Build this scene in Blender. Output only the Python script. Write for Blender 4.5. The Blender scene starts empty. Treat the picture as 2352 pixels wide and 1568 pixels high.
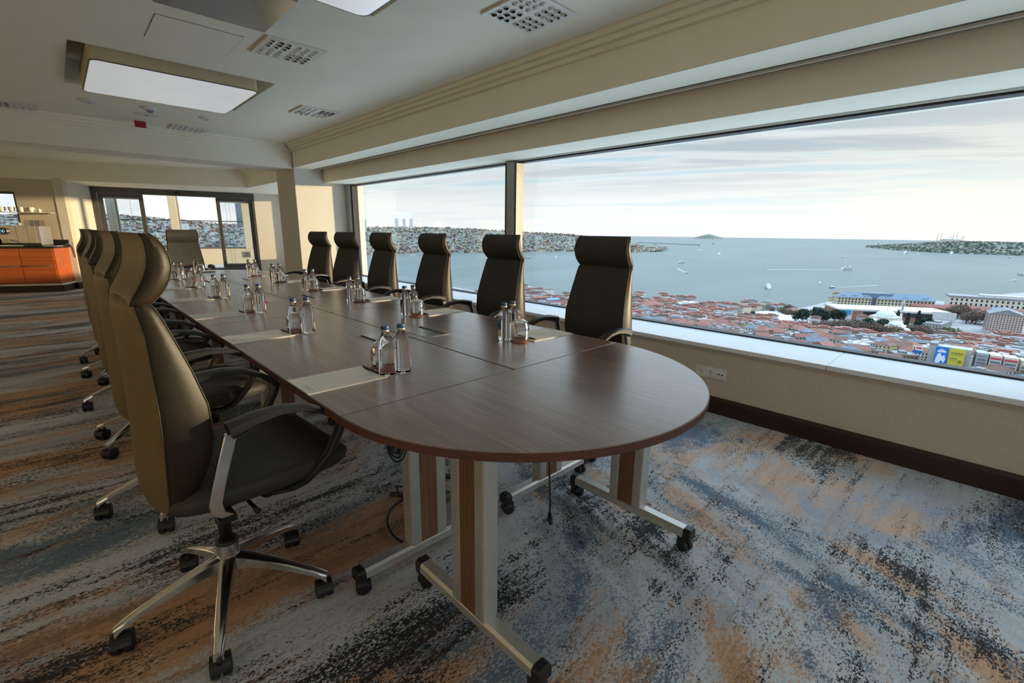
import bpy, math, random
from mathutils import Vector, Matrix

random.seed(7)
SC = bpy.context.scene
COL = SC.collection
PI = math.pi

# ------------------------------------------------------------------ camera
cam_data = bpy.data.cameras.new('camera')
cam = bpy.data.objects.new('camera', cam_data)
COL.objects.link(cam)
cam_data.sensor_width = 36.0
cam_data.lens = 1060.9 * 36.0 / 2352.0
cam_data.clip_start = 0.05
cam_data.clip_end = 90000.0
YAW, PITCH, ROLL = 0.768537, 0.230679, -0.0124979
_F = Vector((math.sin(YAW) * math.cos(PITCH), math.cos(YAW) * math.cos(PITCH), -math.sin(PITCH)))
_R = Vector((math.cos(YAW), -math.sin(YAW), 0.0))
_D = _F.cross(_R)
_r = _R * math.cos(ROLL) + _D * math.sin(ROLL)
_d = _D * math.cos(ROLL) - _R * math.sin(ROLL)
cam.matrix_world = Matrix(((_r.x, -_d.x, -_F.x, 0.0), (_r.y, -_d.y, -_F.y, 0.0),
                           (_r.z, -_d.z, -_F.z, 1.27), (0, 0, 0, 1)))
SC.camera = cam

# ------------------------------------------------------------------ exposure
SC.view_settings.view_transform = 'Standard'
SC.view_settings.look = 'None'
SC.view_settings.exposure = 0.80
SC.view_settings.gamma = 1.0
SC.view_settings.use_curve_mapping = False
SC.cycles.use_denoising = True
SC.cycles.max_bounces = 9
SC.cycles.diffuse_bounces = 4
SC.cycles.glossy_bounces = 4
SC.cycles.transmission_bounces = 6
SC.cycles.transparent_max_bounces = 24
SC.cycles.sample_clamp_indirect = 6.0
SC.cycles.use_adaptive_sampling = True
SC.cycles.adaptive_threshold = 0.08

SKY_STRENGTH = 0.585
GLASS_TINT = (0.91, 0.945, 0.95)
SUN_AZ, SUN_EL, SUN_POWER = math.radians(128.0), math.radians(1.9), 4.7
SUN_DIR = Vector((math.sin(SUN_AZ) * math.cos(SUN_EL), math.cos(SUN_AZ) * math.cos(SUN_EL), math.sin(SUN_EL)))

# ------------------------------------------------------------------ world sky
world = bpy.data.worlds.new('sky')
SC.world = world
world.use_nodes = True
nt = world.node_tree
nt.nodes.clear()


class NG:
    """tiny node-graph helper"""
    def __init__(self, nt):
        self.nt = nt

    def n(self, typ, **kw):
        nd = self.nt.nodes.new(typ)
        for k, v in kw.items():
            if k.startswith('i_'):
                key = k[2:]
                key = int(key) if key.isdigit() else key.replace('_', ' ')
                nd.inputs[key].default_value = v
            else:
                setattr(nd, k, v)
        return nd

    def l(self, a, b):
        self.nt.links.new(a, b)

    def math(self, op, a, b=None, clamp=False):
        nd = self.nt.nodes.new('ShaderNodeMath')
        nd.operation = op
        nd.use_clamp = clamp
        for i, v in enumerate((a, b)):
            if v is None:
                continue
            if isinstance(v, (int, float)):
                nd.inputs[i].default_value = v
            else:
                self.l(v, nd.inputs[i])
        return nd.outputs[0]

    def mix(self, fac, a, b, blend='MIX'):
        nd = self.nt.nodes.new('ShaderNodeMix')
        nd.data_type = 'RGBA'
        nd.blend_type = blend
        for s, v in ((nd.inputs[0], fac), (nd.inputs[6], a), (nd.inputs[7], b)):
            if isinstance(v, (int, float)):
                s.default_value = v
            elif isinstance(v, (tuple, list)):
                s.default_value = (v[0], v[1], v[2], 1.0)
            else:
                self.l(v, s)
        return nd.outputs[2]

    def ramp(self, fac, stops, interp='LINEAR'):
        nd = self.nt.nodes.new('ShaderNodeValToRGB')
        cr = nd.color_ramp
        cr.interpolation = interp
        while len(cr.elements) < len(stops):
            cr.elements.new(0.5)
        for e, (p, c) in zip(cr.elements, stops):
            e.position = p
            e.color = (c[0], c[1], c[2], 1.0) if isinstance(c, (tuple, list)) else (c, c, c, 1.0)
        if fac is not None:
            self.l(fac, nd.inputs[0])
        return nd.outputs[0]

    def mapr(self, v, a, b, c=0.0, d=1.0, smooth=False):
        nd = self.nt.nodes.new('ShaderNodeMapRange')
        if smooth:
            nd.interpolation_type = 'SMOOTHSTEP'
        self.l(v, nd.inputs[0])
        for i, x in enumerate((a, b, c, d)):
            nd.inputs[i + 1].default_value = x
        return nd.outputs[0]

    def noise(self, vec, scale, detail=4.0, rough=0.5, dist=0.0):
        nd = self.nt.nodes.new('ShaderNodeTexNoise')
        nd.inputs['Scale'].default_value = scale
        nd.inputs['Detail'].default_value = detail
        nd.inputs['Roughness'].default_value = rough
        nd.inputs['Distortion'].default_value = dist
        if vec is not None:
            self.l(vec, nd.inputs['Vector'])
        return nd.outputs[0]

    def mapping(self, vec, scale=(1, 1, 1), loc=(0, 0, 0), rot=(0, 0, 0)):
        nd = self.nt.nodes.new('ShaderNodeMapping')
        nd.inputs['Scale'].default_value = scale
        nd.inputs['Location'].default_value = loc
        nd.inputs['Rotation'].default_value = rot
        self.l(vec, nd.inputs['Vector'])
        return nd.outputs[0]


g = NG(nt)
tc = g.n('ShaderNodeTexCoord')
sep = g.n('ShaderNodeSeparateXYZ')
g.l(tc.outputs['Generated'], sep.inputs[0])
dx, dy, dz = sep.outputs
# clear-sky gradient by elevation
zc = g.math('MAXIMUM', dz, 0.0)
base = g.ramp(zc, [(0.0, (0.90, 0.92, 0.90)), (0.035, (0.88, 0.93, 0.94)), (0.10, (0.68, 0.84, 0.92)),
                   (0.22, (0.53, 0.72, 0.85)), (0.45, (0.38, 0.60, 0.84)), (1.0, (0.32, 0.52, 0.80))])
# cloud deck seen in perspective: project the direction onto a flat layer
inv = g.math('DIVIDE', 1.0, g.math('ADD', zc, 0.075))
comb = g.n('ShaderNodeCombineXYZ')
g.l(g.math('MULTIPLY', dx, inv), comb.inputs[0])
g.l(g.math('MULTIPLY', dy, inv), comb.inputs[1])
# streaks run along the direction of the window (world Y)
cl = g.mapping(g.mapping(comb.outputs[0], rot=(0, 0, math.radians(-24))), scale=(1.05, 0.22, 1.0))
n1 = g.noise(cl, 0.85, 7.0, 0.56, 0.6)
n2 = g.noise(g.mapping(cl, loc=(5.2, 1.3, 0)), 2.3, 6.0, 0.6, 0.3)
dens = g.math('ADD', g.math('MULTIPLY', n1, 0.72), g.math('MULTIPLY', n2, 0.28))
# more cloud higher up, thinner near the horizon
fac = g.mapr(dens, 0.44, 0.54, 0.0, 1.0, True)
fac = g.math('MULTIPLY', fac, g.mapr(zc, 0.0, 0.06, 0.35, 0.95))
core = g.mapr(dens, 0.48, 0.58, 0.0, 1.0, True)
core = g.math('MULTIPLY', core, g.mapr(zc, 0.055, 0.15, 0.0, 1.0))
ccol = g.mix(core, (0.98, 0.985, 0.965), (0.50, 0.60, 0.69))
sky = g.mix(fac, base, ccol)
# warm glow around the low sun
dotn = g.n('ShaderNodeVectorMath', operation='DOT_PRODUCT')
g.l(tc.outputs['Generated'], dotn.inputs[0])
dotn.inputs[1].default_value = SUN_DIR
glow = g.math('POWER', g.mapr(dotn.outputs['Value'], 0.0, 1.0, 0.0, 1.0), 3.0)
glow = g.math('MULTIPLY', glow, g.mapr(zc, 0.0, 0.34, 1.0, 0.12, True))
sky = g.mix(glow, sky, (1.12, 1.00, 0.80))
# cloudy sky: brighter towards the zenith than near the horizon
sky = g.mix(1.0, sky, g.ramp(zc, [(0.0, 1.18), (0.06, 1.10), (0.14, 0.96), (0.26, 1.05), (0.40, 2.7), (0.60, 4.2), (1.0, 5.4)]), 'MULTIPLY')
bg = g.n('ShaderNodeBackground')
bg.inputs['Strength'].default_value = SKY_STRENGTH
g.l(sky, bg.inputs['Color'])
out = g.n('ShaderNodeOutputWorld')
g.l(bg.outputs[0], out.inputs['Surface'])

sun_data = bpy.data.lights.new('low_sun', 'SUN')
sun_data.energy = SUN_POWER
sun_data.color = (1.0, 0.76, 0.47)
sun_data.angle = math.radians(2.5)
sun = bpy.data.objects.new('low_sun', sun_data)
COL.objects.link(sun)
sun.rotation_euler = (-SUN_DIR).to_track_quat('-Z', 'Y').to_euler()

# ------------------------------------------------------------------ material helpers
MATS = {}


def mat(name, col=(0.5, 0.5, 0.5), rough=0.5, metal=0.0, **kw):
    m = bpy.data.materials.new(name)
    m.use_nodes = True
    b = m.node_tree.nodes['Principled BSDF']
    b.inputs['Base Color'].default_value = (col[0], col[1], col[2], 1)
    b.inputs['Roughness'].default_value = rough
    b.inputs['Metallic'].default_value = metal
    for k, v in kw.items():
        b.inputs[k.replace('_', ' ')].default_value = v
    MATS[name] = m
    return m


def graph(m):
    return NG(m.node_tree), m.node_tree.nodes['Principled BSDF']


def bump(g, b, height, strength=0.3, dist=0.01):
    bn = g.n('ShaderNodeBump')
    bn.inputs['Strength'].default_value = strength
    bn.inputs['Distance'].default_value = dist
    g.l(height, bn.inputs['Height'])
    g.l(bn.outputs[0], b.inputs['Normal'])


def objco(g):
    return g.n('ShaderNodeTexCoord').outputs['Object']


def noisy(name, c1, c2, scale, rough=0.6, stretch=(1, 1, 1), metal=0.0, bmp=0.0, detail=4.0, **kw):
    """two-tone procedural colour"""
    m = mat(name, c1, rough, metal, **kw)
    g, b = graph(m)
    v = g.mapping(objco(g), scale=stretch)
    n = g.noise(v, scale, detail, 0.6)
    g.l(g.mix(g.mapr(n, 0.35, 0.65), c1, c2), b.inputs['Base Color'])
    if bmp:
        bump(g, b, n, bmp, 0.004)
    return m


# ------------------------------------------------------------------ mesh helpers
class MB:
    def __init__(self):
        self.v, self.f, self.m, self.s = [], [], [], []
        self.mi = 0
        self.sm = False

    def add(self, vs, fs, smooth=None):
        o = len(self.v)
        self.v.extend(tuple(p) for p in vs)
        for f in fs:
            self.f.append(tuple(i + o for i in f))
            self.m.append(self.mi)
            self.s.append(self.sm if smooth is None else smooth)
        return self

    def box(self, x0, y0, z0, x1, y1, z1):
        return self.add([(x0, y0, z0), (x1, y0, z0), (x1, y1, z0), (x0, y1, z0),
                         (x0, y0, z1), (x1, y0, z1), (x1, y1, z1), (x0, y1, z1)],
                        [(0, 3, 2, 1), (4, 5, 6, 7), (0, 1, 5, 4), (1, 2, 6, 5), (2, 3, 7, 6), (3, 0, 4, 7)])

    def cbox(self, c, s, rz=0.0):
        ca, sa = math.cos(rz), math.sin(rz)
        vs = []
        for z in (-.5, .5):
            for x, y in ((-.5, -.5), (.5, -.5), (.5, .5), (-.5, .5)):
                a, b_ = x * s[0], y * s[1]
                vs.append((c[0] + a * ca - b_ * sa, c[1] + a * sa + b_ * ca, c[2] + z * s[2]))
        return self.add(vs, [(0, 3, 2, 1), (4, 5, 6, 7), (0, 1, 5, 4), (1, 2, 6, 5), (2, 3, 7, 6), (3, 0, 4, 7)])

    def prism(self, poly, z0, z1):
        n = len(poly)
        vs = [(p[0], p[1], z0) for p in poly] + [(p[0], p[1], z1) for p in poly]
        fs = [tuple(range(n - 1, -1, -1)), tuple(range(n, 2 * n))]
        fs += [(i, (i + 1) % n, n + (i + 1) % n, n + i) for i in range(n)]
        return self.add(vs, fs)

    def loft(self, rings, cap=True, closed=True, smooth=None):
        n = len(rings[0])
        vs = [p for r in rings for p in r]
        fs = []
        for k in range(len(rings) - 1):
            for i in range(n if closed else n - 1):
                j = (i + 1) % n
                fs.append((k * n + i, k * n + j, (k + 1) * n + j, (k + 1) * n + i))
        if cap and closed:
            fs.append(tuple(range(n - 1, -1, -1)))
            fs.append(tuple(range((len(rings) - 1) * n, len(rings) * n)))
        return self.add(vs, fs, smooth)

    def lathe(self, prof, n=20, c=(0, 0, 0), cap=True, smooth=True, flip=False):
        rings = []
        for r, z in prof:
            rings.append([(c[0] + r * math.cos(2 * PI * i / n), c[1] + r * math.sin(2 * PI * i / n), c[2] + z)
                          for i in range(n)])
        if flip:
            rings = [list(reversed(r)) for r in rings]
        return self.loft(rings, cap, True, smooth)

    def cyl(self, c, r, z0, z1, n=16, smooth=True):
        return self.lathe([(r, z0), (r, z1)], n, c, True, smooth)

    def tube(self, pts, rad, n=8, cap=True):
        pts = [Vector(p) for p in pts]
        rings = []
        up = None
        for i, p in enumerate(pts):
            t = (pts[min(i + 1, len(pts) - 1)] - pts[max(i - 1, 0)]).normalized()
            if up is None:
                up = Vector((0, 0, 1)) if abs(t.z) < 0.9 else Vector((1, 0, 0))
            a = t.cross(up)
            if a.length < 1e-5:
                a = t.cross(Vector((0, 1, 0)))
            a.normalize()
            b = a.cross(t).normalized()
            up = b
            r = rad[i] if isinstance(rad, (list, tuple)) else rad
            rings.append([tuple(p + a * (r * math.cos(2 * PI * k / n)) + b * (r * math.sin(2 * PI * k / n)))
                          for k in range(n)])
        return self.loft(rings, cap, True, True)

    def bar(self, a, b, w, h, up=(0, 0, 1)):
        a, b, up = Vector(a), Vector(b), Vector(up)
        t = (b - a).normalized()
        s = t.cross(up).normalized()
        u = s.cross(t).normalized()
        rings = []
        for p in (a, b):
            rings.append([tuple(p + s * (w / 2 * i) + u * (h / 2 * j)) for i, j in ((-1, -1), (1, -1), (1, 1), (-1, 1))])
        return self.loft(rings, True, True, False)

    def mesh(self, name, mats):
        me = bpy.data.meshes.new(name)
        me.from_pydata(self.v, [], self.f)
        for m in (mats if isinstance(mats, (list, tuple)) else [mats]):
            me.materials.append(MATS[m] if isinstance(m, str) else m)
        me.polygons.foreach_set('material_index', self.m)
        me.polygons.foreach_set('use_smooth', self.s)
        me.update()
        return me

    def build(self, name, mats, parent=None, bevel=0.0, seg=2, sharp=None, loc=None, rot=None, kind=None):
        me = self.mesh(name, mats)
        if sharp is not None:
            me.set_sharp_from_angle(angle=math.radians(sharp))
        return place(name, me, parent, bevel, seg, loc, rot, kind)


def place(name, me, parent=None, bevel=0.0, seg=2, loc=None, rot=None, kind=None):
    o = bpy.data.objects.new(name, me)
    COL.objects.link(o)
    if parent is not None:
        o.parent = parent
    if loc is not None:
        o.location = loc
    if rot is not None:
        o.rotation_euler = (0, 0, rot) if isinstance(rot, (int, float)) else rot
    if bevel:
        md = o.modifiers.new('bevel', 'BEVEL')
        md.width = bevel
        md.segments = seg
        md.limit_method = 'ANGLE'
        md.angle_limit = math.radians(40)
    if kind:
        o['kind'] = kind
    return o


def empty(name, loc=(0, 0, 0), rz=0.0):
    o = bpy.data.objects.new(name, None)
    COL.objects.link(o)
    o.location = loc
    o.rotation_euler = (0, 0, rz)
    o.empty_display_size = 0.1
    return o


def tag(o, label=None, cat=None, group=None, kind=None):
    if label:
        o['label'] = label
    if cat:
        o['category'] = cat
    if group:
        o['group'] = group
    if kind:
        o['kind'] = kind
    return o


def copy_tree(o, parent=None):
    c = o.copy()
    COL.objects.link(c)
    c.parent = parent
    for ch in KIDS.get(o.name, []):
        k = copy_tree(ch, c)
    return c


KIDS = {}


def index_children(root):
    KIDS[root.name] = [o for o in root.children]
    for o in KIDS[root.name]:
        index_children(o)


def struct(o, label=None):
    o['kind'] = 'structure'
    if label:
        o['label'] = label
    return o
# ------------------------------------------------------------------ interior materials
R_ = math.radians


def make_carpet():
    m = mat('carpet', (0.4, 0.4, 0.4), 0.95, 0.0)
    g, b = graph(m)
    b.inputs['Specular IOR Level'].default_value = 0.15
    co = objco(g)
    sp = g.n('ShaderNodeSeparateXYZ')
    g.l(co, sp.inputs[0])
    # yarn tufts: snap to a 5 x 3 mm grid and take a random value per tuft
    sn = g.n('ShaderNodeVectorMath', operation='SNAP')
    g.l(co, sn.inputs[0])
    sn.inputs[1].default_value = (0.005, 0.003, 1.0)
    wn = g.n('ShaderNodeTexWhiteNoise', noise_dimensions='2D')
    g.l(sn.outputs[0], wn.inputs['Vector'])
    tuft = g.math('SUBTRACT', wn.outputs['Value'], 0.5)
    sn2 = g.n('ShaderNodeVectorMath', operation='SNAP')
    g.l(co, sn2.inputs[0])
    sn2.inputs[1].default_value = (0.010, 0.005, 1.0)
    wn2 = g.n('ShaderNodeTexWhiteNoise', noise_dimensions='2D')
    g.l(sn2.outputs[0], wn2.inputs['Vector'])
    tuft2 = g.math('SUBTRACT', wn2.outputs['Value'], 0.5)
    dither = g.math('ADD', g.math('MULTIPLY', tuft, 0.075), g.math('MULTIPLY', tuft2, 0.07))
    w = g.n('ShaderNodeTexNoise')
    w.inputs['Scale'].default_value = 0.7
    g.l(co, w.inputs['Vector'])
    wv = g.n('ShaderNodeVectorMath', operation='MULTIPLY_ADD')
    g.l(w.outputs['Color'], wv.inputs[0])
    wv.inputs[1].default_value = (1.1, 0.55, 0)
    g.l(co, wv.inputs[2])
    # the weave is long brushed streaks on the room side and loose blotches by the window
    side = g.mapr(sp.outputs[0], 0.9, 2.6, 0.0, 1.0, True)

    def lay(loc, scale, sx, sy, det, rough, bx=0.85, by=1.25):
        m_ = g.n('ShaderNodeMix', data_type='VECTOR')
        g.l(side, m_.inputs[0])
        g.l(g.mapping(wv.outputs[0], scale=(sx, sy, 1), loc=loc), m_.inputs[4])
        g.l(g.mapping(wv.outputs[0], scale=(bx, by, 1), loc=loc, rot=(0, 0, R_(-32))), m_.inputs[5])
        return g.noise(m_.outputs[1], scale, det, rough)

    na = lay((3.1, 7.7, 0), 1.0, 0.42, 2.6, 6, 0.62)      # light / grey-blue
    nb = lay((11.3, 2.2, 0), 1.0, 0.42, 2.2, 6, 0.64)     # peach
    nc = lay((5.6, 14.4, 0), 1.0, 0.50, 3.0, 8, 0.70)     # charcoal
    nd_ = lay((8.8, 21.4, 0), 1.0, 0.40, 1.8, 5, 0.62)    # slate blue
    streak = g.noise(g.mapping(co, scale=(1.6, 17.0, 1)), 1.0, 5, 0.68)
    base = g.mix(g.mapr(g.math('ADD', na, dither), 0.42, 0.58), (0.74, 0.77, 0.80), (0.46, 0.50, 0.56))
    peach = g.mapr(g.math('SUBTRACT', g.math('ADD', nb, dither), g.math('MULTIPLY', side, 0.022)), 0.50, 0.56)
    col = g.mix(peach, base, g.mix(side, (0.68, 0.39, 0.22), (0.80, 0.53, 0.37)))  # room-side peach is more orange: warm light there is put into the colour
    slate = g.mapr(g.math('ADD', g.math('ADD', nd_, dither), g.math('MULTIPLY', side, 0.02)), 0.535, 0.585)
    col = g.mix(g.math('MULTIPLY', slate, 0.92), col, (0.11, 0.19, 0.275))
    tan = g.mapr(g.math('ADD', g.math('ADD', g.math('MULTIPLY', nb, 0.4), g.math('MULTIPLY', streak, 0.6)), dither), 0.52, 0.58)
    tanw = g.mapr(side, 0.0, 1.0, 0.75, 0.25)
    col = g.mix(g.math('MULTIPLY', tan, tanw), col, (0.36, 0.215, 0.125))  # tan shifted to orange, standing in for warm light on the room side
    ch = g.math('ADD', g.math('MULTIPLY', nc, 0.72), g.math('MULTIPLY', streak, 0.28))
    dark = g.mapr(g.math('ADD', ch, dither), 0.540, 0.566)
    col = g.mix(g.math('MULTIPLY', dark, 0.96), col, (0.022, 0.024, 0.029))
    # tone of each tuft
    col = g.mix(1.0, col, g.ramp(wn.outputs['Value'], [(0.0, 0.74), (1.0, 1.0)]), 'MULTIPLY')
    g.l(col, b.inputs['Base Color'])
    b.inputs['Sheen Weight'].default_value = 0.12
    pile = g.noise(co, 260.0, 1, 0.6)
    bump(g, b, g.math('ADD', pile, g.math('MULTIPLY', tuft, 0.5)), 0.55, 0.004)
    return m


def make_walnut(name, c1, c2, c3, rough=0.33, axis='Y', coat=0.0):
    m = mat(name, c1, rough)
    g, b = graph(m)
    co = objco(g)
    sc = {'Y': (16, 0.55, 16), 'X': (0.55, 16, 16), 'Z': (16, 16, 0.55)}[axis]
    v = g.mapping(co, scale=sc)
    n1 = g.noise(v, 0.55, 5, 0.55, 0.6)
    sc2 = {'Y': (120, 3.0, 120), 'X': (3.0, 120, 120), 'Z': (120, 120, 3.0)}[axis]
    n2 = g.noise(g.mapping(co, scale=sc2), 1.0, 4, 0.6)
    col = g.mix(g.mapr(n1, 0.40, 0.60), c1, c2)
    col = g.mix(g.math('MULTIPLY', g.mapr(n2, 0.42, 0.66), 0.7), col, c3)
    g.l(col, b.inputs['Base Color'])
    g.l(g.mapr(n2, 0.3, 0.7, rough - 0.03, rough + 0.06), b.inputs['Roughness'])
    bump(g, b, n2, 0.04, 0.001)
    b.inputs['Coat Weight'].default_value = coat
    b.inputs['Coat Roughness'].default_value = 0.26
    b.inputs['Coat IOR'].default_value = 1.75
    return m


def make_wallpaper(name, c1, c2):
    m = mat(name, c1, 0.8)
    g, b = graph(m)
    co = objco(g)
    n = g.noise(g.mapping(co, scale=(160, 160, 14)), 1.0, 3, 0.6)
    n2 = g.noise(g.mapping(co, scale=(14, 14, 160)), 1.0, 3, 0.6)
    t = g.math('MULTIPLY', g.math('ADD', n, n2), 0.5)
    g.l(g.mix(g.mapr(t, 0.38, 0.62), c1, c2), b.inputs['Base Color'])
    bump(g, b, t, 0.10, 0.001)
    return m


make_carpet()
make_walnut('walnut_top', (0.190, 0.098, 0.068), (0.265, 0.145, 0.102), (0.105, 0.052, 0.038), 0.34, coat=1.0)
make_walnut('walnut_panel', (0.20, 0.095, 0.052), (0.26, 0.13, 0.07), (0.11, 0.055, 0.032), 0.4, 'Z')
make_walnut('walnut_edge', (0.115, 0.045, 0.030), (0.14, 0.056, 0.038), (0.08, 0.032, 0.022), 0.35)
make_walnut('orange_veneer', (0.40, 0.085, 0.012), (0.50, 0.12, 0.02), (0.27, 0.055, 0.008), 0.32, 'X')
make_walnut('dark_skirting', (0.022, 0.007, 0.006), (0.032, 0.010, 0.008), (0.015, 0.005, 0.005), 0.45)
make_wallpaper('wallpaper', (0.62, 0.55, 0.42), (0.55, 0.485, 0.37))
make_wallpaper('wallpaper_light', (0.68, 0.64, 0.54), (0.62, 0.58, 0.48))
noisy('ceiling_paint', (0.90, 0.865, 0.72), (0.87, 0.835, 0.69), 3.0, 0.85)
noisy('white_stone', (0.84, 0.86, 0.87), (0.78, 0.80, 0.82), 2.5, 0.28)
mat('sill_edge', (0.42, 0.36, 0.29), 0.6)
noisy('alu_grey', (0.35, 0.345, 0.33), (0.30, 0.295, 0.285), 6, 0.45, metal=0.3)
noisy('alu_dark', (0.075, 0.073, 0.068), (0.095, 0.092, 0.085), 6, 0.4, metal=0.3)
mat('gasket_black', (0.012, 0.013, 0.015), 0.5)
mat('black_plastic', (0.012, 0.012, 0.013), 0.42)
mat('matt_black', (0.008, 0.008, 0.009), 0.75)
noisy('chrome', (0.82, 0.81, 0.79), (0.72, 0.71, 0.69), 8, 0.16, metal=1.0)
noisy('silver_leg', (0.60, 0.60, 0.57), (0.55, 0.55, 0.53), 20, 0.38, metal=0.55)
noisy('brushed_steel', (0.50, 0.50, 0.48), (0.42, 0.42, 0.40), 30, 0.25, stretch=(1, 12, 1), metal=1.0)
noisy('lamp_metal', (0.62, 0.63, 0.65), (0.56, 0.57, 0.59), 1.6, 0.34, metal=0.85)
MATS['lamp_metal'].node_tree.nodes['Principled BSDF'].inputs['Emission Color'].default_value = (0.93, 0.96, 1.0, 1)
MATS['lamp_metal'].node_tree.nodes['Principled BSDF'].inputs['Emission Strength'].default_value = 0.22
mat('lamp_side', (0.62, 0.52, 0.33), 0.6)
mat('white_plastic', (0.72, 0.70, 0.64), 0.4)
mat('white_gloss', (0.82, 0.80, 0.76), 0.18)
mat('red_plastic', (0.30, 0.008, 0.010), 0.4)
mat('dark_hole', (0.004, 0.004, 0.004), 0.9)


def make_pane(name, tint, refl=0.55, dirt=0.0):
    m = bpy.data.materials.new(name)
    m.use_nodes = True
    nt = m.node_tree
    nt.nodes.clear()
    g = NG(nt)
    tr = g.n('ShaderNodeBsdfTransparent')
    tr.inputs[0].default_value = (tint[0], tint[1], tint[2], 1)
    gl = g.n('ShaderNodeBsdfGlossy')
    gl.inputs['Roughness'].default_value = 0.0
    fr = g.n('ShaderNodeFresnel')
    fr.inputs[0].default_value = 1.45
    mx = g.n('ShaderNodeMixShader')
    g.l(g.math('MULTIPLY', fr.outputs[0], refl), mx.inputs[0])
    g.l(tr.outputs[0], mx.inputs[1])
    g.l(gl.outputs[0], mx.inputs[2])
    o = g.n('ShaderNodeOutputMaterial')
    g.l(mx.outputs[0], o.inputs[0])
    MATS[name] = m
    return m


make_pane('solar_glass', GLASS_TINT, 0.12)
make_pane('door_glass', (0.80, 0.84, 0.85))
make_pane('terrace_glass', (0.85, 0.87, 0.88), 0.3)
make_pane('thin_glass', (0.93, 0.95, 0.95), 1.0)
_n = MATS['thin_glass'].node_tree
_g = NG(_n)
_lw = _g.n('ShaderNodeLayerWeight', i_0=0.5)
_mx = [q for q in _n.nodes if q.type == 'MIX_SHADER'][0]
_g.l(_g.math('ADD', _g.math('MULTIPLY', _g.math('POWER', _lw.outputs['Facing'], 3.0), 0.7), 0.05), _mx.inputs[0])

# ------------------------------------------------------------------ room shell
XW, XG, XB, XL = 3.295, 3.775, 2.868, 3.335
Y0, YP, YP2 = -3.6, 8.0, 8.82
ZC, ZB, ZH, ZS = 2.572, 2.232, 2.028, 0.505
XLEFT = -2.8

fl = MB()
fl.add([(XLEFT, Y0, 0), (XG, Y0, 0), (XG, 13.2, 0), (5.4, 13.2, 0), (5.4, 16.6, 0), (XLEFT, 16.6, 0)], [(0, 1, 2, 3, 4, 5)])
fl.add([(XG, YP2, 0), (4.0, YP2, 0), (4.75, 13.2, 0), (XG, 13.2, 0)], [(0, 1, 2, 3)])
struct(fl.build('floor', 'carpet'), 'abstract streaked carpet in grey, slate blue, peach and charcoal')

# ceiling with two square light recesses
holes = [(0.262, 1.655, 4.868, 6.262), (0.24, 1.627, 1.575, 2.968)]
xs = sorted({XLEFT, XB + 0.02} | {h[0] for h in holes} | {h[1] for h in holes})
ys = sorted({Y0, YP + 0.05} | {h[2] for h in holes} | {h[3] for h in holes})
ce = MB()
for i in range(len(xs) - 1):
    for j in range(len(ys) - 1):
        cx, cy = (xs[i] + xs[i + 1]) / 2, (ys[j] + ys[j + 1]) / 2
        if any(h[0] < cx < h[1] and h[2] < cy < h[3] for h in holes):
            continue
        ce.add([(xs[i], ys[j], ZC), (xs[i], ys[j + 1], ZC), (xs[i + 1], ys[j + 1], ZC), (xs[i + 1], ys[j], ZC)], [(0, 1, 2, 3)])
for h in holes:
    zt = ZC + 0.22
    P = [(h[0], h[2]), (h[1], h[2]), (h[1], h[3]), (h[0], h[3])]
    ce.add([(p[0], p[1], ZC) for p in P] + [(p[0], p[1], zt) for p in P],
           [(0, 1, 5, 4), (1, 2, 6, 5), (2, 3, 7, 6), (3, 0, 4, 7), (4, 5, 6, 7)])
ce.add([(XLEFT, 8.5, ZC), (XLEFT, 15.5, ZC), (5.4, 15.5, ZC), (3.9, 8.5, ZC)], [(0, 1, 2, 3)])
ce.prism([(XLEFT, Y0), (XG + .25, Y0), (XG + .25, YP2), (4.95, 13.9), (5.4, 16.6), (XLEFT, 16.6)], ZC + 0.3, ZC + 0.4)
struct(ce.build('ceiling', 'ceiling_paint'), 'cream painted ceiling with square lamp recesses')

# window-side bulkhead, blind slot and lintel
b = MB()
b.box(XB, Y0, ZB, 3.155, YP + 0.3, ZC + 0.3)
b.box(3.155, Y0, ZB + 0.14, XL, YP + 0.3, ZC + 0.3)
struct(b.build('wall_right_bulkhead', 'ceiling_paint'), 'cream bulkhead above the window')
b = MB()
b.box(XL, Y0, ZH + 0.012, XG + 0.25, YP + 0.2, ZC + 0.3)
struct(b.build('wall_right_lintel', 'ceiling_paint'), 'cream lintel above the window')
b = MB()
b.box(3.158, Y0, ZB + 0.02, 3.165, YP, ZB + 0.14)
b.box(3.165, Y0, ZB + 0.115, XL - 0.002, YP, ZB + 0.138)
struct(b.build('trim_1', 'gasket_black'), 'dark blind slot between bulkhead and lintel')
b = MB().box(3.212, Y0, ZB - 0.006, 3.226, YP, ZB + 0.012)
struct(b.build('trim_2', 'white_plastic', bevel=0.002), 'thin white blind rail below the slot')
# curtain-blind roll inside the slot
b = MB()
b.sm = True
b.tube([(3.255, Y0, ZB + 0.055), (3.255, YP - 0.01, ZB + 0.055)], 0.038, 12)
struct(b.build('trim_3', 'alu_dark'), 'rolled dark blind inside the slot')

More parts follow.
